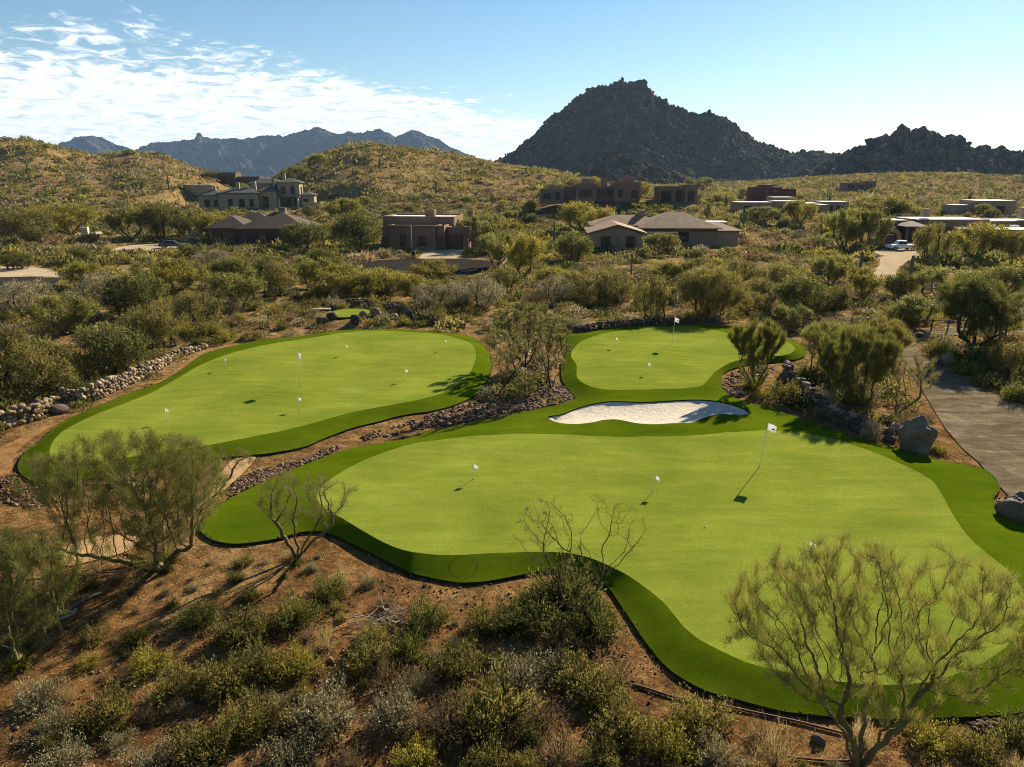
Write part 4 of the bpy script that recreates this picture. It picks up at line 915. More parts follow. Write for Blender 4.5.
def wall_rocks(name, line, h, s, label, mat='rock', width=.5, seed=3, flat=.75, n2=2):
    rng = np.random.default_rng(seed); L = np.asarray(line); d = np.r_[0, np.cumsum(np.hypot(*np.diff(L, axis=0).T))]; it = []
    hh = np.interp(np.linspace(0, 1, 50), np.linspace(0, 1, len(h)), h)
    t = 0
    while t < d[-1]:
        f = t/d[-1]; ht = np.interp(f, np.linspace(0, 1, 50), hh); x = np.interp(t, d, L[:, 0]); y = np.interp(t, d, L[:, 1]); z0 = th(x, y)
        zz = 0; 
        while zz < ht:
            q = s*rng.uniform(.7, 1.25)
            for w in ((-.5, .5) if zz == 0 else (0,)):
                it.append((x+rng.normal()*.05+w*width*.3, y+rng.normal()*.06+w*width*.6, z0+zz+q*flat*.45, q*.62))
            zz += q*flat*.95
        t += s*rng.uniform(.75, 1.05)
    o = rocks_mesh(name, it, M[mat], rng, n2, flat); return tag(o, label, 'stone wall')
wall_rocks('boulder_wall', GP([(-60,450),(0,430),(35,420),(58,407)]), [1.05,1.0,1.0,.75], .34, 'stacked tan boulder wall nearest the left edge', seed=4)
wall_rocks('boulder_wall', GP([(66,404),(80,404),(100,398),(130,384),(155,372),(175,359),(200,350),(206,347)]), [.9,1.0,.9,.8,.7,.6,.4,.25], .34, 'stacked tan boulder wall running along the trail above the left green', seed=5)
wall_rocks('stone_wall', smooth_poly(GP([(336,312),(342,308.5),(352,306.8),(368,308.3),(387,312.5),(405,317.5),(420,322),(440,325.5),(466,329)]), 3, False), [.5,.9,.9,.9,1,.8,.5,.4], .3, 'curved low stacked stone wall around the small tee', 'darkrock', .35, 6, .5, 1)
wall_rocks('stone_wall', smooth_poly(GP([(575,332),(600,329),(640,325.8),(684,323.2),(694,324)]), 3, False), [.5,.65,.65,.65,.4], .3, 'straight low dark stone wall behind the back green', 'darkrock', .35, 7, .5, 1)
wall_rocks('boulder_wall', smooth_poly(GP([(786,372),(788,386),(802,400),(826,416),(850,426),(875,434),(896,440)]), 3, False), [.8,1.2,1.25,1.1,.8,.7,.4], .40, 'dark dry stacked rock wall under the tall dense palo verde', 'darkrock', .8, 8, .7)
def boulder(px, py, w, h, label, mat='darkrock', seed=1, n=5, name='boulder', tilt=0.):
    rng = np.random.default_rng(seed); g = G(px, py); m = mpp(g[1]); V, T = rock(rng, n, 1., .25); V /= np.abs(V).max(0)
    nn = unit(V.copy()); dsp = fbm(V[:, 0]*2.3+V[:, 2]*1.7+seed, V[:, 1]*2.3-V[:, 2]*1.1, 5, seed)*.22+fbm(V[:, 0]*7+V[:, 2]*5, V[:, 1]*7+seed, 3, seed+5)*.05; V = V+nn*dsp[:, None]
    V = V*np.array([w*m/2, w*m/2*.8, h*m*.62]); V[:, 2] += h*m*.42
    o = mesh(name, V, T, M[mat], False, np.full(len(V), rng.uniform())); o.location = (g[0], g[1], th(g[0], g[1])-.05); tag(o, label, 'boulder'); return o
boulder(914,451,31,36,'large upright grey boulder at the turf edge left of the drive',seed=4)
boulder(1012,516,38,27,'dark boulder with a pale top at the right edge of the front green',seed=9)
boulder(946,364,13,12,'pale rounded boulder beside the drive',mat='rock',seed=5,n=2)
boulder(938,364,10,8,'grey boulder left of the pale rounded boulder',seed=6,n=2)
boulder(886,420,16,8,'flat pale capstone on the dark rock wall',mat='rock',seed=7,n=2); boulder(896,430,14,8,'flat pale capstone at the lower end of the dark rock wall',mat='rock',seed=8,n=2)
for k, (px, py, w, h, c, l) in enumerate([(322,326,12,6,'darkrock','dark boulder at the left foot of the tee mound'),(333,325,11,7,'darkrock','second dark boulder from the left at the foot of the tee mound'),(356,327,12,9,'darkrock','grey boulder in front of the small tee'),(364,324,10,8,'rock','pale boulder in front of the small tee'),(376,322,12,9,'rock','large pale boulder right of the small tee'),(386,325,11,7,'darkrock','dark boulder right of the pale ones below the tee'),(394,321,9,6,'rock','rightmost pale boulder below the tee'),(58,412,22,10,'darkrock','flat dark boulder in the gap of the boulder wall'),(331,662,9,6,'rock','small pale stone among the foreground bushes'),(905,333,9,6,'darkrock','dark stone at the far bend of the drive'),(920,337,8,5,'darkrock','dark stone in the far bend beside the track'),(818,742,14,11,'darkrock','dark rough rock on the soil left of the crooked stems')]):
    boulder(px, py, w, h, l, mat=c, seed=20+k, n=2)
# ------------------------------------------------------------------ flags
def flag(px, py, tall, label, lean=.06, rz=0.):
    g = G(px, py, GZ); z = turf_h(g[0], g[1]); hgt = 2.3 if tall else .78; rt = empty('golf_flag', (g[0], g[1], z), rz)
    rt.rotation_euler = (0, lean, 0)
    b = MB(); b.cyl((0, 0, -.1), .016 if tall else .011, hgt+.1, 8); b.build('pole', M['pole'], rt, True)
    b = MB(); b.cyl((0, 0, .001), .054, .003, 16); b.build('cup', M['rubber'], rt)
    w, fh = (.52, .36) if tall else (.24, .17); nx = 9; ny = 4; V = []; Fc = []
    for i in range(nx):
        for j in range(ny):
            u = i/(nx-1); v = j/(ny-1); V.append((u*w*.92, .05*math.sin(u*5+px)*u, hgt-fh*v-(.12*u*w if tall else .05*u)-0.02*u*math.sin(px)))
    for i in range(nx-1):
        for j in range(ny-1): a = i*ny+j; Fc.append((a, a+1, a+ny+1, a+ny))
    f = mesh('flag', np.array(V), Fc, M['flag'], True, np.full(len(V), .5), rt); md = f.modifiers.new('s', 'SOLIDIFY'); md.thickness = .006
    f.rotation_euler = (0, 0, -.9 if tall else -.6+.3*math.sin(px))
    if tall:
        for sgn in (-1, 1):
            b = MB(); b.box(w*.45, w*.72, -.0, .003, hgt-fh*.62-.03, hgt-fh*.45-.03); o = b.build('printed_mark', M['print'], f); o.location = (0, sgn*.042+.01, 0)
    tag(rt, label, 'flag', 'white flags in the putting greens'); return rt
flag(759.2,466.7,True,'tall white flag on the front green with a long shadow',.09)
flag(300,386,True,'tall white flag in the middle of the left green',.05)
flag(672,344,True,'tall white flag at the far edge of the back green',.04)
flag(473,479,False,'short white flag on the left half of the front green')
flag(653,491,False,'short white flag in the middle of the front green',.12)
flag(806,561,False,'short white flag behind the crooked palo verde branches')
flag(166,421,False,'short white flag nearest the wide feathery palo verde, on the left green')
flag(225.5,369,False,'short white flag near the boulder wall end on the left green')
flag(298.8,409,False,'short white flag just in front of the tall flag on the left green')
flag(346,354,False,'short white flag on the left green nearest the small tee')
flag(405,379,False,'short white flag by the tree shadow on the left green')
flag(445,349,False,'short white flag at the far right of the left green')
flag(615,348,False,'short white flag on the back left of the back green')
flag(647,373,False,'short white flag in the centre of the back green')
for (px, py, l) in [(705,527.5,'white golf ball on the front green below the tall flag shadow'),(677,448,'tiny golf ball near the bunker side of the front green'),(720,455,'tiny golf ball on the front green left of the tall flag')]:
    g = G(px, py, GZ); V, T = ico(3); o = mesh('golf_ball', V*.03, T, M['whitepaint'], True); o.location = (g[0], g[1], turf_h(*g)+.03); tag(o, l, 'golf ball')
# round turf plug in the fringe
def ring():
    c = G(463.8, 567.5, .25); a = np.linspace(0, 2*PI, 49)[:-1]; V = []
    for r in (.50, .518):
        x = c[0]+r*np.cos(a); y = c[1]+r*np.sin(a); V.append(np.column_stack([x, y, hmain(x, y)+.012]))
    V = np.vstack(V); k = np.arange(48); k2 = (k+1) % 48; o = mesh('turf_plug_ring', V, np.stack([k, k2, k2+48, k+48], -1), M['turf_edge']); tag(o, 'thin round seam of a turf plug in the dark fringe at the front', 'turf seam', kind='structure')
ring()
# ------------------------------------------------------------------ small ground things
def tube_line(name, pts, r, mat, label, cat, z=.05, sides=6):
    P = smooth_poly(GP(pts), 4, False); V3 = np.column_stack([P, TH(P[:, 0], P[:, 1], False)+z]); V, T = tubes([(V3, np.full(len(V3), r))], sides); return tag(mesh(name, V, T, M[mat], True), label, cat)
tube_line('irrigation_pipe', [(606,679),(640,687),(675,698),(705,703),(740,710),(764,715),(800,723),(840,733),(868,741)], .035, 'pipe', 'rust brown irrigation pipe lying along the soil below the front green', 'pipe')
tube_line('irrigation_pipe', [(784,757),(810,760),(840,762),(870,761)], .03, 'pipe', 'short rust brown pipe piece near the crooked stems', 'pipe')
tube_line('fallen_stick', [(549,676),(556,683),(566,694)], .03, 'pipe', 'short rust brown stick lying before the dark bushes', 'stick', .12)
tube_line('fallen_stick', [(574,647),(586,654),(598,666)], .03, 'pipe', 'rust brown stick resting against the bare shrub', 'stick', .3)
tube_line('fallen_branch', [(48,624),(70,612),(85,603),(101,596)], .05, 'deadwood', 'long pale dead branch under the left edge palo verde', 'branch', .1)
tube_line('fallen_branch', [(60,622),(72,617),(76,612)], .06, 'deadwood', 'short pale dead branch beside the long one', 'branch', .08)
def brush_pile():
    rng = np.random.default_rng(3); g = G(385, 622); ps = []
    for k in range(46):
        a = rng.uniform(-.6, .6)+(.5 if k % 3 else -.8); l = rng.uniform(.25, .7); c = np.array([rng.normal()*.45, rng.normal()*.3, rng.uniform(.02, .22)]); d = np.array([math.cos(a), math.sin(a), rng.uniform(-.2, .3)])
        ps.append((np.array([c-d*l, c+d*l*.1+rng.normal(size=3)*.03, c+d*l]), np.array([.022, .018, .008])))
    V, T = tubes(ps, 4); o = mesh('brush_pile', V, T, M['deadwood'], True); o.location = (g[0], g[1], th(*g)); tag(o, 'pile of pale cut twigs on the soil below the front green', 'brush pile')
brush_pile()
def bench():
    g = G(318, 316); rt = empty('bench', (g[0]+.1, g[1]+1.0, th(g[0], g[1]+1)), .12); tag(rt, 'low pale topped wooden bench left of the small tee', 'bench')
    b = MB(); b.box(-.95, .95, -.28, .28, .42, .52); b.build('seat', M['beam'], rt, bevel=.02)
    for s in (-1, 1): b = MB(); b.box(s*.7-.12, s*.7+.12, -.22, .22, -.1, .418); b.build('leg', M['darkrock'], rt)
bench()
def fence():
    a = G(772, 327); b_ = G(1030, 333); n = 16; dx = (b_-a)/n; rt = empty('rail_fence', (a[0], a[1], 0)); tag(rt, 'thin dark wire and rail fence crossing behind the right hand trees', 'fence')
    for k in range(n+1):
        p = dx*k; b = MB(); b.cyl((p[0], p[1], th(a[0]+p[0], a[1]+p[1])-.1), .07, 1.25, 6); b.build('post', M['frame'], rt)
    for h in (.55, 1.05): V, T = tubes([(np.array([[*(dx*k), th(*(a+dx*k))+h] for k in range(n+1)]), np.full(n+1, .035))], 5); mesh('rail', V, T, M['frame'], True, None, rt)
fence()
def saguaro(px, py, h, arms, label, Y=None, thick=.22):
    g = G(px, py) if Y is None else (X_at(px, Y), Y); rt = empty('saguaro_cactus', (g[0], g[1], th(g[0], g[1])), 0); tag(rt, label, 'cactus')
    def col(path, r):
        V3 = np.array(path, float); n = 14; S = smooth_poly(V3, 5, False); t = np.linspace(0, 1, len(S)); R = r*(.85+.15*np.sin(t*PI))*np.minimum(1, np.sqrt(np.maximum(0, (1.0-t)*9))+.02)
        a = np.arange(n*2)*PI/n; rib = 1-.13*(np.arange(n*2) % 2); tt = unit(np.gradient(S, axis=0)); u = unit(np.cross(tt, [0, 1, .01])); w = np.cross(tt, u)
        P = S[:, None]+(R[:, None]*rib[None])[..., None]*(np.cos(a)[None, :, None]*u[:, None]+np.sin(a)[None, :, None]*w[:, None]); m = n*2
        i = np.arange(len(S)-1)[:, None]*m; j = np.arange(m)[None]; j2 = (j+1) % m; q = np.stack([i+j, i+j2, i+m+j2, i+m+j], -1).reshape(-1, 4); return P.reshape(-1, 3), q
    V, q = col([(0, 0, -.2), (0, 0, h*.3), (.02, 0, h*.7), (0, 0, h)], thick); mesh('stem', V, q, M['cactus'], True, None, rt)
    for (s, z0, z1) in arms:
        V, q = col([(0, 0, z0*h), (s*.45, 0, z0*h-.05), (s*.62, 0, z0*h+.35), (s*.62, 0, z1*h)], thick*.7); mesh('arm', V, q, M['cactus'], True, None, rt)
    return rt
saguaro(931,276,4.2,[(1,.4,.8),(-1,.45,.7)],'pale armed saguaro right of the sandy driveway')
saguaro(859,276,3.6,[],'dark single stemmed saguaro left of the sandy driveway')
saguaro(554,246,5.2,[(1,.35,.6)],'tall pale saguaro left of the hipped tan house')
saguaro(631,276,3.2,[(-1,.7,.9),(1,.7,.88)],'short saguaro with raised arms in front of the hipped tan house',None,.13)
saguaro(324,253,4.2,[],'slim pale saguaro between the two dark green mesquites',None,.15)
saguaro(910,276,3.,[],'short dark saguaro beside the driveway scrub')
for px, py, h, l in [(412,252,5.0,'tall pale post beside the asphalt cul-de-sac')]:
    g = G(px, py); rt = empty('sign_post', (g[0], g[1], 0)); tag(rt, l, 'post'); b = MB(); b.cyl((0, 0, -.1), .09, h+.1, 8); b.build('pole', M['beam'], rt); b = MB(); b.box(-.35, .1, -.05, .05, h-.3, h-.02); b.build('bracket', M['beam'], rt)
g = G(414, 258); rt = empty('mailbox', (g[0], g[1], 0)); tag(rt, 'dark mailbox pedestal at the foot of the tall pale post', 'mailbox')
b = MB(); b.box(-.32, .32, -.32, .32, -.1, 1.05); b.build('pedestal', M['rubber'], rt, bevel=.03); b = MB(); b.box(-.4, .4, -.4, .4, 1.052, 1.2, .08); b.build('cap', M['frame'], rt)
g = G(86, 236); rt = empty('utility_cabinet', (g[0], g[1], th(*g))); tag(rt, 'pale grey utility cabinet under the yellow green tree on the left', 'utility cabinet')
b = MB(); b.box(-.8, .8, -.4, .4, 0, 2.1); b.build('cabinet', M['steel'], rt, bevel=.04); b = MB(); b.box(-.7, -.02, -.415, -.403, .2, 1.9); b.box(.02, .7, -.415, -.403, .2, 1.9); b.build('door', M['concrete'], rt); b = MB(); b.box(-.9, .9, -.5, .5, -.2, -.001); b.build('base', M['concrete'], rt)
# ------------------------------------------------------------------ vehicles
def vehicle(px, py, paint, label, cat, rz, pickup, name):
    g = G(px, py); rt = empty(name, (g[0], g[1]+1, .03), rz); tag(rt, label, cat)
    def extr(pts, w, taper=0.):   # side outline in x,z ; width y
        n = len(pts); V = [(x, -w/2+(taper if z > .95 else 0), z) for x, z in pts]+[(x, w/2-(taper if z > .95 else 0), z) for x, z in pts]
        return V, [tuple(range(n))[::-1], tuple(range(n, 2*n))]+[(k, (k+1) % n, (k+1) % n+n, k+n) for k in range(n)]
    b = MB()
    if pickup:
        b.add(*extr([(-2.8,.45),(-2.8,.95),(-2.72,1.02),(-1.55,1.12),(-1.5,1.15),(.62,1.15),(.62,1.1),(2.75,1.1),(2.78,.5),(2.4,.42),(-2.5,.42)], 1.9)); b.build('body', paint, rt, bevel=.05)
        b = MB(); b.add(*extr([(-1.5,1.152),(-.85,1.75),(-.7,1.8),(.35,1.8),(.5,1.75),(.6,1.152)], 1.75, .12)); b.build('cab', paint, rt, bevel=.05)
        b = MB(); b.box(.75, 2.65, -.8, .8, 1.103, 1.12); b.build('bed', M['rubber'], rt); wins = [(-1.15,-.35,1.22,1.66),(-.28,.4,1.22,1.66)]
    else:
        b.add(*extr([(-2.3,.35),(-2.3,.75),(-2.15,.85),(-1.2,.95),(1.6,1.0),(2.2,.95),(2.3,.7),(2.3,.35)], 1.8)); b.build('body', paint, rt, bevel=.06)
        b = MB(); b.add(*extr([(-1.2,.952),(-.5,1.42),(.7,1.48),(1.3,1.4),(1.7,1.0)], 1.6, .15)); b.build('cab', paint, rt, bevel=.05); wins = [(-.75,.0,1.05,1.36),(.08,1.15,1.05,1.36)]
    yw = .815 if pickup else .725
    for s in (-1, 1):
        for a0, a1, z0, z1 in wins: b = MB(); b.box(a0, a1, s*yw-.01 if s > 0 else s*yw-.07, s*yw+.07 if s > 0 else s*yw+.01, z0, z1); b.build('window', M['glass'], rt)
        xs = (-1.8, 1.75) if pickup else (-1.45, 1.4)
        for wx in xs:
            r = .4 if pickup else .33; b = MB(); b.cyl((wx, s*.92-.12, r-.02), r, .24, 18, 'y'); t = b.build('wheel', M['rubber'], rt); b = MB(); b.cyl((wx, s*.92-.13, r-.02), r*.55, .26, 12, 'y'); b.build('rim', M['steel'], t)
        b = MB(); b.box(-2.84 if pickup else -2.33, -2.7 if pickup else -2.2, s*.7-.15, s*.7+.15, .75 if pickup else .6, .92 if pickup else .75); b.build('headlight', M['cream'], rt)
vehicle(904,250.5,M['whitepaint'],'white pickup truck parked by the arched gate','pickup truck',.05,True,'pickup_truck')
vehicle(170,248.5,M['bluepaint'],'dark blue car parked under the trees on the left','car',PI+.2,False,'parked_car')
vehicle(462,247.5,M['silver'],'silver car parked beside the adobe garages','car',.3,False,'parked_car')
# ------------------------------------------------------------------ houses
class House:
    def __init__(s, name, label, cat, px, Y, z, rz=0., wall=None):
        s.rt = empty(name, (X_at(px, Y, z), Y, z), rz); tag(s.rt, label, cat); s.w = MB(); s.wall = wall or M['adobe']; s.fr = MB()
    def block(s, x0, x1, y0, y1, h, parapet=.35, z0=-.8):
        s.w.box(x0, x1, y0, y1, z0, h, .06)
        if parapet:
            t = .3; s.w.box(x0+.061, x1-.061, y0+.061, y0+t, h+.001, h+parapet); s.w.box(x0+.061, x1-.061, y1-t, y1-.061, h+.001, h+parapet); s.w.box(x0+.061, x0+t, y0+t+.001, y1-t-.001, h+.001, h+parapet); s.w.box(x1-t, x1-.061, y0+t+.001, y1-t-.001, h+.001, h+parapet)
            s.fr.box(x0+t+.002, x1-t-.002, y0+t+.002, y1-t-.002, h+.01, h+.1)
    def win(s, x, z, w, h, y, m='glass', nm='window', frame=True, side=False):
        b = MB()
        if side: b.box(y-.02, y+.05, x-w/2, x+w/2, z, z+h)
        else: b.box(x-w/2, x+w/2, y-.05, y+.05, z, z+h)
        o = b.build(nm, M[m], s.rt)
        if frame:
            b = MB(); f = .12
            if side:
                for a in ((x-w/2-f, x-w/2, z-f, z+h+f), (x+w/2, x+w/2+f, z-f, z+h+f), (x-w/2, x+w/2, z+h, z+h+f), (x-w/2, x+w/2, z-f, z)): b.box(y-.02, y+.10, *a)
            else:
                for a in ((x-w/2-f, x-w/2, z-f, z+h+f), (x+w/2, x+w/2+f, z-f, z+h+f)): b.box(a[0], a[1], y-.10, y+.04, a[2], a[3])
                b.box(x-w/2, x+w/2, y-.10, y+.04, z+h, z+h+f); b.box(x-w/2, x+w/2, y-.10, y+.04, z-f, z)
            b.build('frame', M['frame' if m != 'wood' else 'frame'], o)
    def part(s, nm, m, *boxes):
        b = MB()
        for q in boxes: b.box(*q)
        return b.build(nm, M[m], s.rt)
    def roof(s, m, *hips, gables=()):
        for hx in hips: b = MB(); b.hip(*hx); b.build('roof', M[m], s.rt)
        for hx in gables: b = MB(); b.gable(*hx); b.build('roof', M[m], s.rt)
    def done(s):
        s.w.build('wall', s.wall, s.rt, bevel=.05)
        if s.fr.V: s.fr.build('flat_roof', M['flatroof'], s.rt)
# 1 stone mansion on the left slope
h = House('stone_mansion', 'cream stone two storey mansion with grey roofs and chimneys below the left hill', 'house', 257, 265, 1.6, .12, M['stone'])
h.block(-20, -11, -2, 8, 5.2, 0); h.block(-12, 2, -5, 7, 6, 0); h.block(2, 8, -3, 8, 6.6, 0); h.block(8, 16, 1, 9, 9.6, 0); h.block(16, 21, 2, 8, 5, 0); h.block(-3, 9, 6, 13, 9.2, 0)
h.roof('tile_grey', (-20,-11,-2,8,5.2,1.8,.8), (-12,2,-5,7,6.0,2.2,.9), (2,8,-3,8,6.6,1.6,.8), (8,16,1,9,9.6,1.6,.8), (-3,9,6,13,9.2,1.8,.9), (16,21,2,8,5.,1.2,.6))
for x, z, w, hh, y in [(-17,1.2,1.6,2.4,-2),(-14,1.2,1.2,2.4,-2),(-8,1.2,1.4,2.6,-5),(-4,1.2,1.6,2.6,-5),(-.5,1.2,1.2,2.6,-5),(4,1.,2.2,3.6,-3),(10,5.6,1.4,2.6,1),(13.5,5.6,1.2,2.6,1),(11,1,3.2,3.4,1),(14.3,1,1.6,3.4,1),(18,1,1.4,2.6,2)]: h.win(x, z, w, hh, y)
for x, z, w, hh, y in [(-1,1.2,2,3,2.0),(4,1.2,2,3,8.0),(5,5.6,2,2.4,16.0),(0,1.2,1.6,2.8,8.0)]: h.win(x, z, w, hh, y, side=True)
h.part('chimney', 'stone', (-15.6,-14.6,2,3,5,8.6)); h.part('chimney', 'stone', (-1.2,.2,1,2.2,6,10.2)); h.part('chimney', 'stone', (5.5,6.6,4,5.2,7,11.2)); h.part('chimney', 'stone', (9,10.2,6,7.2,10,13.2)); h.part('chimney', 'stone', (-6,-5,-2,-1,7,9.8))
h.part('terrace_wall', 'stone', (17,24,-3,-2.4,-.8,2.6),(23.4,24,-2.399,4,-.8,2.6),(17,17.6,-2.399,1.9,-.8,2.6)); h.part('column', 'cream', (8.2,8.8,-1.6,-1,0,4.4)); h.part('column', 'cream', (15.2,15.8,-1.6,-1,0,4.4)); h.part('porch_roof', 'tile_grey', (7.8,16.3,-2,.94,4.41,4.8)); h.done()
wl = empty('cream_wall', (X_at(198, 300, 4), 300, th(X_at(198, 300), 300))); tag(wl, 'cream retaining wall left of the stone mansion', 'wall'); b = MB(); b.box(-7, 7, -.5, .5, -3, 3.6, .05); b.build('wall', M['stone'], wl, bevel=.1); b = MB(); b.box(-7.1, 7.1, -.6, .6, 3.602, 3.85); b.build('coping', M['cream'], wl)
# 2 dark house behind it
zz = Z_at(184, 350); h = House('dark_house', 'dark brown low house on the saddle behind the stone mansion', 'house', 228, 350, zz, .05, M['adobe4'])
h.block(-16, 4, 0, 10, 4.2, .3, -8); h.block(4, 15, 2, 10, 3.2, .3, -8); h.block(-6, 3, 4, 12, 5.2, .3, 0)
for x in (-13, -9, -4, 0): h.win(x, 1.2, 2.2, 1.8, 0)
h.win(8, .8, 3, 1.6, 2); h.done()
# 3 brown hipped ranch
h = House('ranch_house', 'long low ranch house with a dark brown hipped tile roof on the left', 'house', 264, 150, 0, .05, M['adobe4'])
h.block(-10.5, -3, -2, 8, 3.2, 0); h.block(-3.2, 10, -4.5, 7, 3.2, 0); h.roof('tile_brown', (-10.5,-3,-2,8,3.2,2.2,.9), (-3.2,10,-4.5,7,3.21,3.0,.9)); h.roof('tile_brown', (-8,0,6,12,3.9,1.8,.7)); h.block(-8, 0, 8.1, 12, 3.9, 0)
for x in (-9, -6): h.win(x, .9, 1.6, 1.5, -2)
for x in (-1, 3, 7): h.win(x, .9, 2., 1.6, -4.5)
h.part('chimney', 'adobe3', (3.2,4.6,2,3.2,4,7.2)); h.done()
# 4 adobe house with garages
h = House('adobe_house', 'low pink brown adobe house with two garage bays at the cul-de-sac', 'house', 424, 140, 0, -.12, M['adobe'])
h.block(-9, 6, 2, 12, 5.6, .4); h.block(-6, 3.6, -4.5, 2.1, 4.2, .4); h.block(3.6, 5.2, -4, 2.1, 4.3, .35); h.block(5.2, 8.6, -2.4, 2.1, 3.9, .35); h.block(8.6, 9.7, -3, 2.1, 4.1, .3); h.block(-8.6, -6, -1, 2.1, 3.6, .3)
h.part('garage_door', 'wood', (5.4,8.4,-2.52,-2.40,-.1,2.9)); h.part('garage_door', 'wood', (3.7,5.0,-4.12,-4.0,-.1,2.7)); h.win(-3, .9, 1.0, 2., -4.5); h.win(.8, .9, 1.4, 1.6, -4.5); h.win(-5, 2.6, 2.4, 1.2, 2); h.part('chimney', 'adobe', (-1,1,6,7.2,5.6,7.2)); h.part('chimney', 'adobe', (7.5,8.8,8,9.2,4,6.8)); h.block(6, 12, 4, 11, 4.4, 0); h.roof('tile_brown', (6.3,12,4,11,4.4,1.4,.5)); h.part('parapet_cap', 'adobe2', (-6.1,3.7,-4.6,-4.25,4.56,4.7)); h.done()
# 5 adobe mansion on the knoll
zk = 6.; h = House('adobe_mansion', 'broad brown adobe mansion on the knoll before the mountain', 'house', 606, 222, zk, .0, M['adobe3'])
h.block(-20.5, -13, 1, 10, 3.4, .4); h.block(-13, -9.5, 3, 10, 4.3, .3); h.block(-9.5, -3, -1, 9, 5.0, .4); h.block(-3, 2.2, 1, 10, 4.3, .3); h.block(2.2, 10.5, -1.5, 9, 5.5, .4); h.block(-7, -3.5, 4, 9, 6.6, .3); h.block(5, 9, 3, 8, 7.1, .3); h.block(-18, -14.5, 4, 9, 4.6, .3)
h.part('glazing', 'glass', (-2.6,1.8,.9,1.0,1.2,3.7)); h.part('post', 'adobe3', (-.5,-.2,.7,.89,0,4.2)); h.part('terrace', 'redwall', (-13,5,-4.5,-1.6,-4,-.2)); h.part('terrace_wall', 'adobe3', (2.2,10.4,-5,-4.6,-5,-.6)); h.part('chimney', 'adobe', (-1,1,6,7.4,4.4,7.0)); h.part('parapet_cap', 'adobe', (6.8,7.8,-1.6,-1.3,5.6,6.9))
for x, z, w, hh, y in [(-18.5,.8,2.2,1.7,1),(-15.2,.6,1.2,2.1,1),(-8,1.6,.9,2.,-1),(-6.6,1.6,.9,2.,-1),(-5.2,1.6,.9,2.,-1),(4.2,1.4,1.2,2.2,-1.5),(8.6,1.2,1.8,2.2,-1.5)]: h.win(x, z, w, hh, y)
h.done()
h = House('adobe_guest_house', 'brown adobe guest house with tall dark openings right of the knoll mansion', 'house', 677, 226, 5.4, .0, M['adobe3'])
h.block(-6, 2, 0, 8, 4.8, .35, -5); h.block(2, 6.2, -.8, 8, 5.3, .35, -5); h.win(-3.8, .6, 2.6, 3., 0); h.win(.4, .6, 1.6, 3.2, 0); h.win(4.2, .8, 1.8, 2.8, -.8); h.part('column', 'adobe', (-1.9,-1.3,-.8,-.2,-.5,4.4)); h.done()
# 6 hipped tan house
h = House('hipped_house', 'tan house with sprawling hipped tile roofs and a gabled front wing', 'house', 660, 136, 0, -.05, M['adobe2'])
h.block(-13.8, -4, -4, 7, 3.3, 0); h.block(-12.5, 12, 6.9, 17, 3.6, 0); h.block(-4, 4, 3, 8, 3.1, 0); h.block(8, 17, 7.5, 15, 3.0, 0)
h.roof('tile_tan', (-12.6,2,8,17,3.9,1.9,.8), (-3,12,5.5,17,3.6,2.9,.9), (8,17,7.4,15,3.0,1.5,.7), gables=[(-13.8,-4,-4,8,3.3,1.6,.8)])
b = MB(); b.add([(-13.8,-3.95,3.3),(-4,-3.95,3.3),(-8.9,-3.95,4.75),(-13.8,-3.7,3.3),(-4,-3.7,3.3),(-8.9,-3.7,4.75)], [(0,1,2),(5,4,3),(0,2,5,3),(2,1,4,5)]); b.build('gable_wall', M['adobe2'], h.rt)
h.part('buttress', 'adobe2', (-8.4,-7.4,-4.6,-4.001,-.5,3.1)); h.part('buttress', 'adobe2', (-5.2,-4.2,-4.5,-4.001,-.5,3.1))
h.win(-11, .9, 1.6, 1.8, -4); h.win(-6.3, .9, 1.2, 1.8, -4); h.win(0, .9, 2.4, 1.8, 3); h.win(5.5, 1, 2.4, 1.8, 6.9); h.win(9.5, 1, 2, 1.5, 7.5); h.part('flat_canopy', 'flatroof', (11.5,16.5,15.2,19,4.2,4.4)); h.part('chimney', 'adobe2', (-3,-1.6,12,13.2,4,6.9)); h.part('post', 'adobe2', (16,16.5,15.3,15.8,-.5,4.19)); h.done()
# 7 red house
h = House('red_house', 'dark red flat roofed house in the far scrub below the mountain', 'house', 771, 330, Z_at(196, 330), 0, M['redwall']); h.block(-9, 5, 0, 7, 3.6, .3, -3); h.block(5, 12, 1, 7, 2.8, .3, -3); h.block(-4, 2, 3, 8, 4.6, .3)
for x in (-6.5, -2, 2): h.win(x, 1, 1.8, 1.8, 0)
h.done()
# 8 grey flat houses
h = House('flat_roofed_house', 'long grey flat roofed house behind the scrub right of centre', 'house', 797, 236, 1.4, 0, M['adobe2'])
h.block(-20, -8, 0, 9, 3.8, .12); h.block(-8, 2, -1, 7, 4.2, .12); h.block(2, 9, 1, 10, 3.4, .12); h.block(-6, 2, 7.1, 14, 5.2, .12); h.block(9, 18, 2, 10, 3.9, .12); h.block(5, 9, -4, 1.05, 3.1, .12)
for x, y in ((-17,0),(-13,0),(-5,-1),(-1,-1),(11.5,2),(15,2)): h.win(x, 1, 2, 1.6, y)
h.done()
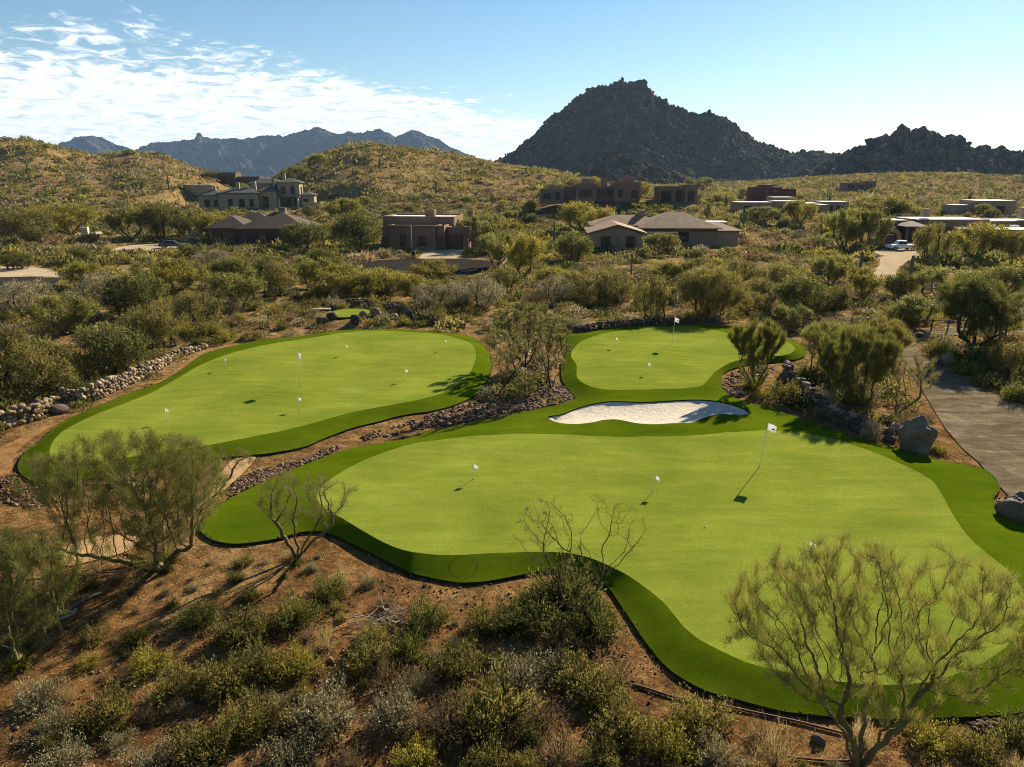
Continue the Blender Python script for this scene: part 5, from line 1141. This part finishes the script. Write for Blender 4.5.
# 9 right house with arch
h = House('courtyard_house', 'long flat roofed adobe house with an arched gate behind the white pickup', 'house', 958, 148, 0, 0, M['adobe'])
h.block(-15, -9.5, 2, 9, 4.6, .14); h.block(-9.5, 6, 0, 10, 4.9, .14); h.block(6, 19, 1, 10, 4.5, .14); h.block(19, 26, 0, 9, 4.3, .14); h.block(-3, 12, -8, .05, 3.4, .12)
h.part('chimney', 'adobe2', (-6,-4.4,4,5.4,5.3,7.)); h.part('chimney', 'adobe2', (16,17.8,5,6.4,5.3,7.2)); h.part('skylight', 'flatroof', (1,1.6,-4,-3.4,3.75,4.2)); h.part('skylight', 'flatroof', (4,4.5,-4,-3.4,3.75,4.2)); h.part('skylight', 'flatroof', (8,9.4,-4,-3,3.75,4.1))
for x, z, w, hh, y in [(-1,.9,1.8,1.6,-8),(4,.9,2.4,1.6,-8),(9,.9,2,1.6,-8),(-8,1,2,2.2,0),(15,1,2.4,2,1),(22,1,2.4,2,0),(-12,0,3,3.4,2)]: h.win(x, z, w, hh, y)
b = MB(); b.hip(-12.8, -9.0, -2.5, 1.9, 3.6, 1.0, .5); b.build('porch_roof', M['tile_brown'], h.rt); h.part('post', 'adobe', (-12.6,-12.2,-2.3,-1.9,-.5,3.59)); h.part('post', 'adobe', (-9.6,-9.2,-2.3,-1.9,-.5,3.59)); h.done()
def arch():
    x0 = X_at(889, 139.); rt = empty('arched_gate', (x0, 139, 0)); tag(rt, 'rounded adobe arch gateway left of the white pickup', 'gateway'); n = 16; pts = []
    for k in range(n+1): a = PI*k/n; pts.append((math.cos(a), math.sin(a)))
    V = []; Fc = []
    for y in (-.4, .4):
        for c, s in pts: V.append((c*1.1, y, 2.0+s*1.1))
        for c, s in pts: V.append((c*1.9, y, 2.0+s*1.9))
    m = n+1
    for k in range(n): Fc += [(k, k+1, m+k+1, m+k), (2*m+k+1, 2*m+k, 3*m+k, 3*m+k+1), (m+k, m+k+1, 3*m+k+1, 3*m+k), (k+1, k, 2*m+k, 2*m+k+1)]
    b = MB(); b.add(V, Fc); b.box(-1.9, -1.1, -.4, .4, -.4, 1.999); b.box(1.1, 1.9, -.4, .4, -.4, 1.999); b.build('arch', M['adobe'], rt)
    b = MB(); b.box(-4.4, -1.91, -.25, .25, -.4, 2.1); b.build('side_wall', M['adobe'], rt); b = MB(); b.box(-1.08, 1.08, .1, .2, -.1, 2.6); b.build('gate', M['frame'], rt)
arch()
# 10 small ones
h = House('stucco_house', 'small pale flat roofed house at the far right above the long adobe house', 'house', 999, 226, 1.5, 0, M['adobe2']); h.block(-8, 5, 0, 9, 4.6, .1); h.block(-14, -8, 1, 8, 3.2, .1)
for x in (-5, 0): h.win(x, 1, 2.4, 1.8, 0)
h.done()
h = House('hillside_house', 'low pale roofed house on the slope below the craggy ridge', 'house', 862, 440, th(X_at(862, 440), 440), 0, M['adobe3']); h.block(-11, 2, 0, 7, 4, .3, -2); h.block(2, 9, 1, 7, 5, .3, -2); h.win(-7, 1, 4, 2, 0); h.win(-1, 1, 3, 2, 0); h.win(5, 1, 3, 2.4, 1); h.done()
h = House('distant_house', 'tiny pale house at the foot of the broad mountain', 'house', 530, 640, th(X_at(530, 640), 640), 0, M['stucco']); h.block(-14, 4, 0, 9, 4, .3, -2); h.block(4, 12, 1, 9, 5.4, .3, -2); h.win(-8, 1, 4, 2, 0); h.win(0, 1, 3, 2, 0); h.done()
# ------------------------------------------------------------------ saguaros further off
SAG = []
for px, Y, h in [(35,300,6),(118,330,5.5),(172,290,6),(330,300,6.5),(382,330,6),(436,300,6),(492,280,5.5),(540,300,6),(706,190,5),(742,165,5),(828,300,6),(905,320,6.5),(968,330,6),(725,290,6)]:
    o = saguaro(px, 0, h, [(1,.35,.72)] if px % 2 else [(-1,.4,.8),(1,.5,.85)], 'x', Y, .3); SAG.append([o, o.location.x, Y, 's', 'tall'])
# ------------------------------------------------------------------ labels for the many plants
LM = [('the tall forked tree', 296, 558),('the bare shrub tree', 572, 600),('the crooked palo verde', 866, 772),('the feathery palo verde', 163, 563),('the left edge tree', 25, 655),('the brush pile', 385, 622),('the upper boulder wall', 140, 378),('the left boulder wall', 20, 424),('the small tee', 347, 313),('the upright grey boulder', 914, 445),('the far drive bend', 900, 345),('the dark rock wall', 830, 415),('the back stone wall', 635, 326),('the cul-de-sac', 440, 268),('the left road', 20, 288),('the sandy driveway', 885, 270),('the utility cabinet', 86, 236),('the dark blue car', 170, 248),('the rock bed', 520, 392),('the rail fence', 960, 325),('the olive mesquite clump', 712, 328),('the rust brown pipe', 740, 712),('the bench', 318, 314),('the left green', 250, 340),('the stone wall end', 466, 330)]
LMX = [(n, *G(a, b)) for n, a, b in LM]+[(n, X_at(px, Y), Y) for n, px, Y in [('the stone mansion',257,265),('the ranch house',264,150),('the adobe garage house',424,140),('the knoll mansion',606,222),('the guest house',677,226),('the hipped house',660,140),('the red house',771,330),('the grey flat house',797,236),('the long adobe house',958,148),('the stucco house',999,226),('the hillside house',862,440)]]
LMX = [('the pale forked tree' if n == 'the tall forked tree' else n, x, y) for n, x, y in LMX]
ORD = ['nearest', 'second nearest', 'third nearest', 'fourth nearest', 'fifth nearest', 'sixth nearest', 'seventh nearest', 'eighth nearest', 'ninth nearest', 'tenth nearest', 'eleventh nearest', 'twelfth nearest']+[w+' nearest' for w in 'thirteenth fourteenth fifteenth sixteenth seventeenth eighteenth nineteenth twentieth'.split()]
def label_all(items, names, cat, group):
    bucket = {}
    for it in items:
        o, x, y, key, size = it
        n, lx, ly = min(LMX, key=lambda q: math.hypot((x-q[1])/(1+y/60.), (y-q[2])/(1+y/40.)))
        dx, dy = x-lx, y-ly
        side = ('right of' if dx > 0 else 'left of') if abs(dx) > abs(dy)*.7 else ('behind' if dy > 0 else 'in front of')
        bucket.setdefault((size, key, side, n), []).append((math.hypot(dx, dy), o))
    for (size, key, side, n), L in bucket.items():
        L.sort(key=lambda q: q[0])
        if len(L) > 20: print('OVER', size, key, side, n, len(L))
        for k, (d, o) in enumerate(L):
            tag(o, f'{size} {names[key][1]} {side} {n}' + ('' if len(L) == 1 else f', {ORD[min(k, 19)]}'), cat, group)
label_all(SAG, {'s': ('', 'green saguaro cactus')}, 'cactus', 'saguaros on the far slopes'); label_all(TREES, KN, 'tree', 'desert trees on the plain'); label_all(SHR, SN, 'bush', 'desert bushes on the soil')
# ------------------------------------------------------------------ haze, sky, sun, camera
hz_ = MB(); hz_.box(-7100, 7100, -7100, 7100, -30, 480); o = hz_.build('haze', None); m = bpy.data.materials.new('haze_air'); m.use_nodes = True; nt = m.node_tree
for n in list(nt.nodes): nt.nodes.remove(n)
out = nt.nodes.new('ShaderNodeOutputMaterial'); v = nt.nodes.new('ShaderNodeVolumePrincipled'); v.inputs['Color'].default_value = (.38, .62, 1., 1); v.inputs['Density'].default_value = 5.e-5; v.inputs['Anisotropy'].default_value = .1
nt.links.new(v.outputs[0], out.inputs['Volume']); o.data.materials.append(m); tag(o, 'thin blue desert air softening the far mountains', 'haze', kind='stuff')
SUN_AZ = math.radians(35.5); SUN_EL = math.radians(27)      # azimuth clockwise from +Y
W = bpy.data.worlds.new('World'); bpy.context.scene.world = W; W.use_nodes = True; nt = W.node_tree
for n in list(nt.nodes): nt.nodes.remove(n)
out = nt.nodes.new('ShaderNodeOutputWorld'); bg = nt.nodes.new('ShaderNodeBackground'); sky = nt.nodes.new('ShaderNodeTexSky'); sky.sky_type = 'NISHITA'; sky.sun_disc = False
sky.sun_elevation = SUN_EL; sky.sun_rotation = SUN_AZ; sky.altitude = 700; sky.air_density = 1.15; sky.dust_density = .25; sky.ozone_density = 1.4
tc = nt.nodes.new('ShaderNodeTexCoord'); sx = nt.nodes.new('ShaderNodeSeparateXYZ'); nt.links.new(tc.outputs['Generated'], sx.inputs[0])
az = math_(nt, 'MULTIPLY', math_(nt, 'ARCTAN2', sx.outputs[0], sx.outputs[1]), 57.2958); el = math_(nt, 'MULTIPLY', math_(nt, 'ARCSINE', sx.outputs[2]), 57.2958)
# cloud sheet: noise on a plane overhead, thicker low down on the left
zc = math_(nt, 'MAXIMUM', math_(nt, 'ADD', sx.outputs[2], .13), .02)
cv = nt.nodes.new('ShaderNodeCombineXYZ'); nt.links.new(math_(nt, 'DIVIDE', sx.outputs[0], zc), cv.inputs[0]); nt.links.new(math_(nt, 'DIVIDE', sx.outputs[1], zc), cv.inputs[1])
n1 = noise(nt, .9, 8, .62, cv.outputs[0], .3); n2 = noise(nt, 7.5, 9, .64, cv.outputs[0], .8)
mpp_ = N(nt, 'ShaderNodeMapping'); mpp_.inputs['Rotation'].default_value = (0, 0, .5); mpp_.inputs['Scale'].default_value = (.5, 2.2, 1); nt.links.new(cv.outputs[0], mpp_.inputs[0]); n3 = noise(nt, 1.5, 6, .6, mpp_.outputs[0], .4)
den = math_(nt, 'ADD', math_(nt, 'MULTIPLY', n1.outputs[0], .38), math_(nt, 'ADD', math_(nt, 'MULTIPLY', n2.outputs[0], .5), math_(nt, 'MULTIPLY', n3.outputs[0], .22)))
edge = math_(nt, 'SUBTRACT', 9.5, math_(nt, 'MULTIPLY', math_(nt, 'MAXIMUM', math_(nt, 'SUBTRACT', el, 3.8), 0), 3.6))     # azimuth where the sheet ends
am = N(nt, 'ShaderNodeMapRange'); nt.links.new(math_(nt, 'SUBTRACT', edge, az), am.inputs[0]); am.inputs[1].default_value = -2; am.inputs[2].default_value = 13; am.inputs[3].default_value = -.28; am.inputs[4].default_value = .0
lowm = N(nt, 'ShaderNodeMapRange'); nt.links.new(el, lowm.inputs[0]); lowm.inputs[1].default_value = 8.; lowm.inputs[2].default_value = 4.5; lowm.inputs[3].default_value = 0; lowm.inputs[4].default_value = .15
him = N(nt, 'ShaderNodeMapRange'); nt.links.new(el, him.inputs[0]); him.inputs[1].default_value = 9; him.inputs[2].default_value = 14.; him.inputs[3].default_value = 0; him.inputs[4].default_value = -.12
d2 = math_(nt, 'ADD', math_(nt, 'ADD', den, am.outputs[0]), math_(nt, 'ADD', lowm.outputs[0], him.outputs[0]))
cf = N(nt, 'ShaderNodeMapRange'); nt.links.new(d2, cf.inputs[0]); cf.inputs[1].default_value = .535; cf.inputs[2].default_value = .655; cf.interpolation_type = 'SMOOTHSTEP'
cshade = ramp(nt, n2.outputs[0], [(.34, (.62,.68,.76)), (.56, (1.,1.,1.))])
cc = mixc(nt, 1., cshade.outputs[0], (10.8, 11., 11.3), 'MULTIPLY')
eg = N(nt, 'ShaderNodeMapRange'); nt.links.new(el, eg.inputs[0]); eg.inputs[1].default_value = 0; eg.inputs[2].default_value = 22
egr = ramp(nt, eg.outputs[0], [(0, (.92,.97,1.)), (.5, (.70,.88,.98)), (1, (.50,.76,.95))])
skyb = mixc(nt, 1., sky.outputs[0], egr.outputs[0], 'MULTIPLY')
skyc = mixc(nt, math_(nt, 'MULTIPLY', cf.outputs[0], .93), skyb, cc)
nt.links.new(skyc, bg.inputs[0]); bg.inputs[1].default_value = .05; nt.links.new(bg.outputs[0], out.inputs[0])
L = bpy.data.lights.new('sun', 'SUN'); L.energy = 5.0; L.angle = math.radians(.5); L.color = (1., .85, .63); lo = bpy.data.objects.new('sun', L); C.objects.link(lo)
sd = Vector((math.sin(SUN_AZ)*math.cos(SUN_EL), math.cos(SUN_AZ)*math.cos(SUN_EL), math.sin(SUN_EL))); lo.rotation_euler = sd.to_track_quat('Z', 'Y').to_euler(); lo.location = (60, 80, 60)
cam = bpy.data.cameras.new('camera'); co = bpy.data.objects.new('camera', cam); C.objects.link(co); co.location = (0, 0, H); co.rotation_euler = (PI/2-PITCH, 0, 0)
cam.sensor_width = 36; cam.lens = 36*F/1024; cam.clip_start = .1; cam.clip_end = 20000
DEN = True
S = bpy.context.scene; S.camera = co; S.view_settings.view_transform = 'Standard'; S.view_settings.look = 'None'; S.view_settings.exposure = 1.27; S.view_settings.gamma = 1.
S.cycles.max_bounces = 6; S.cycles.diffuse_bounces = 3; S.cycles.transmission_bounces = 3; S.cycles.volume_bounces = 0; S.cycles.use_denoising = DEN; S.cycles.denoiser = 'OPENIMAGEDENOISE'; S.cycles.denoising_prefilter = 'NONE'; S.cycles.denoising_input_passes = 'RGB_ALBEDO_NORMAL'; S.cycles.pixel_filter_type = 'BLACKMAN_HARRIS'; S.cycles.filter_width = 1.0
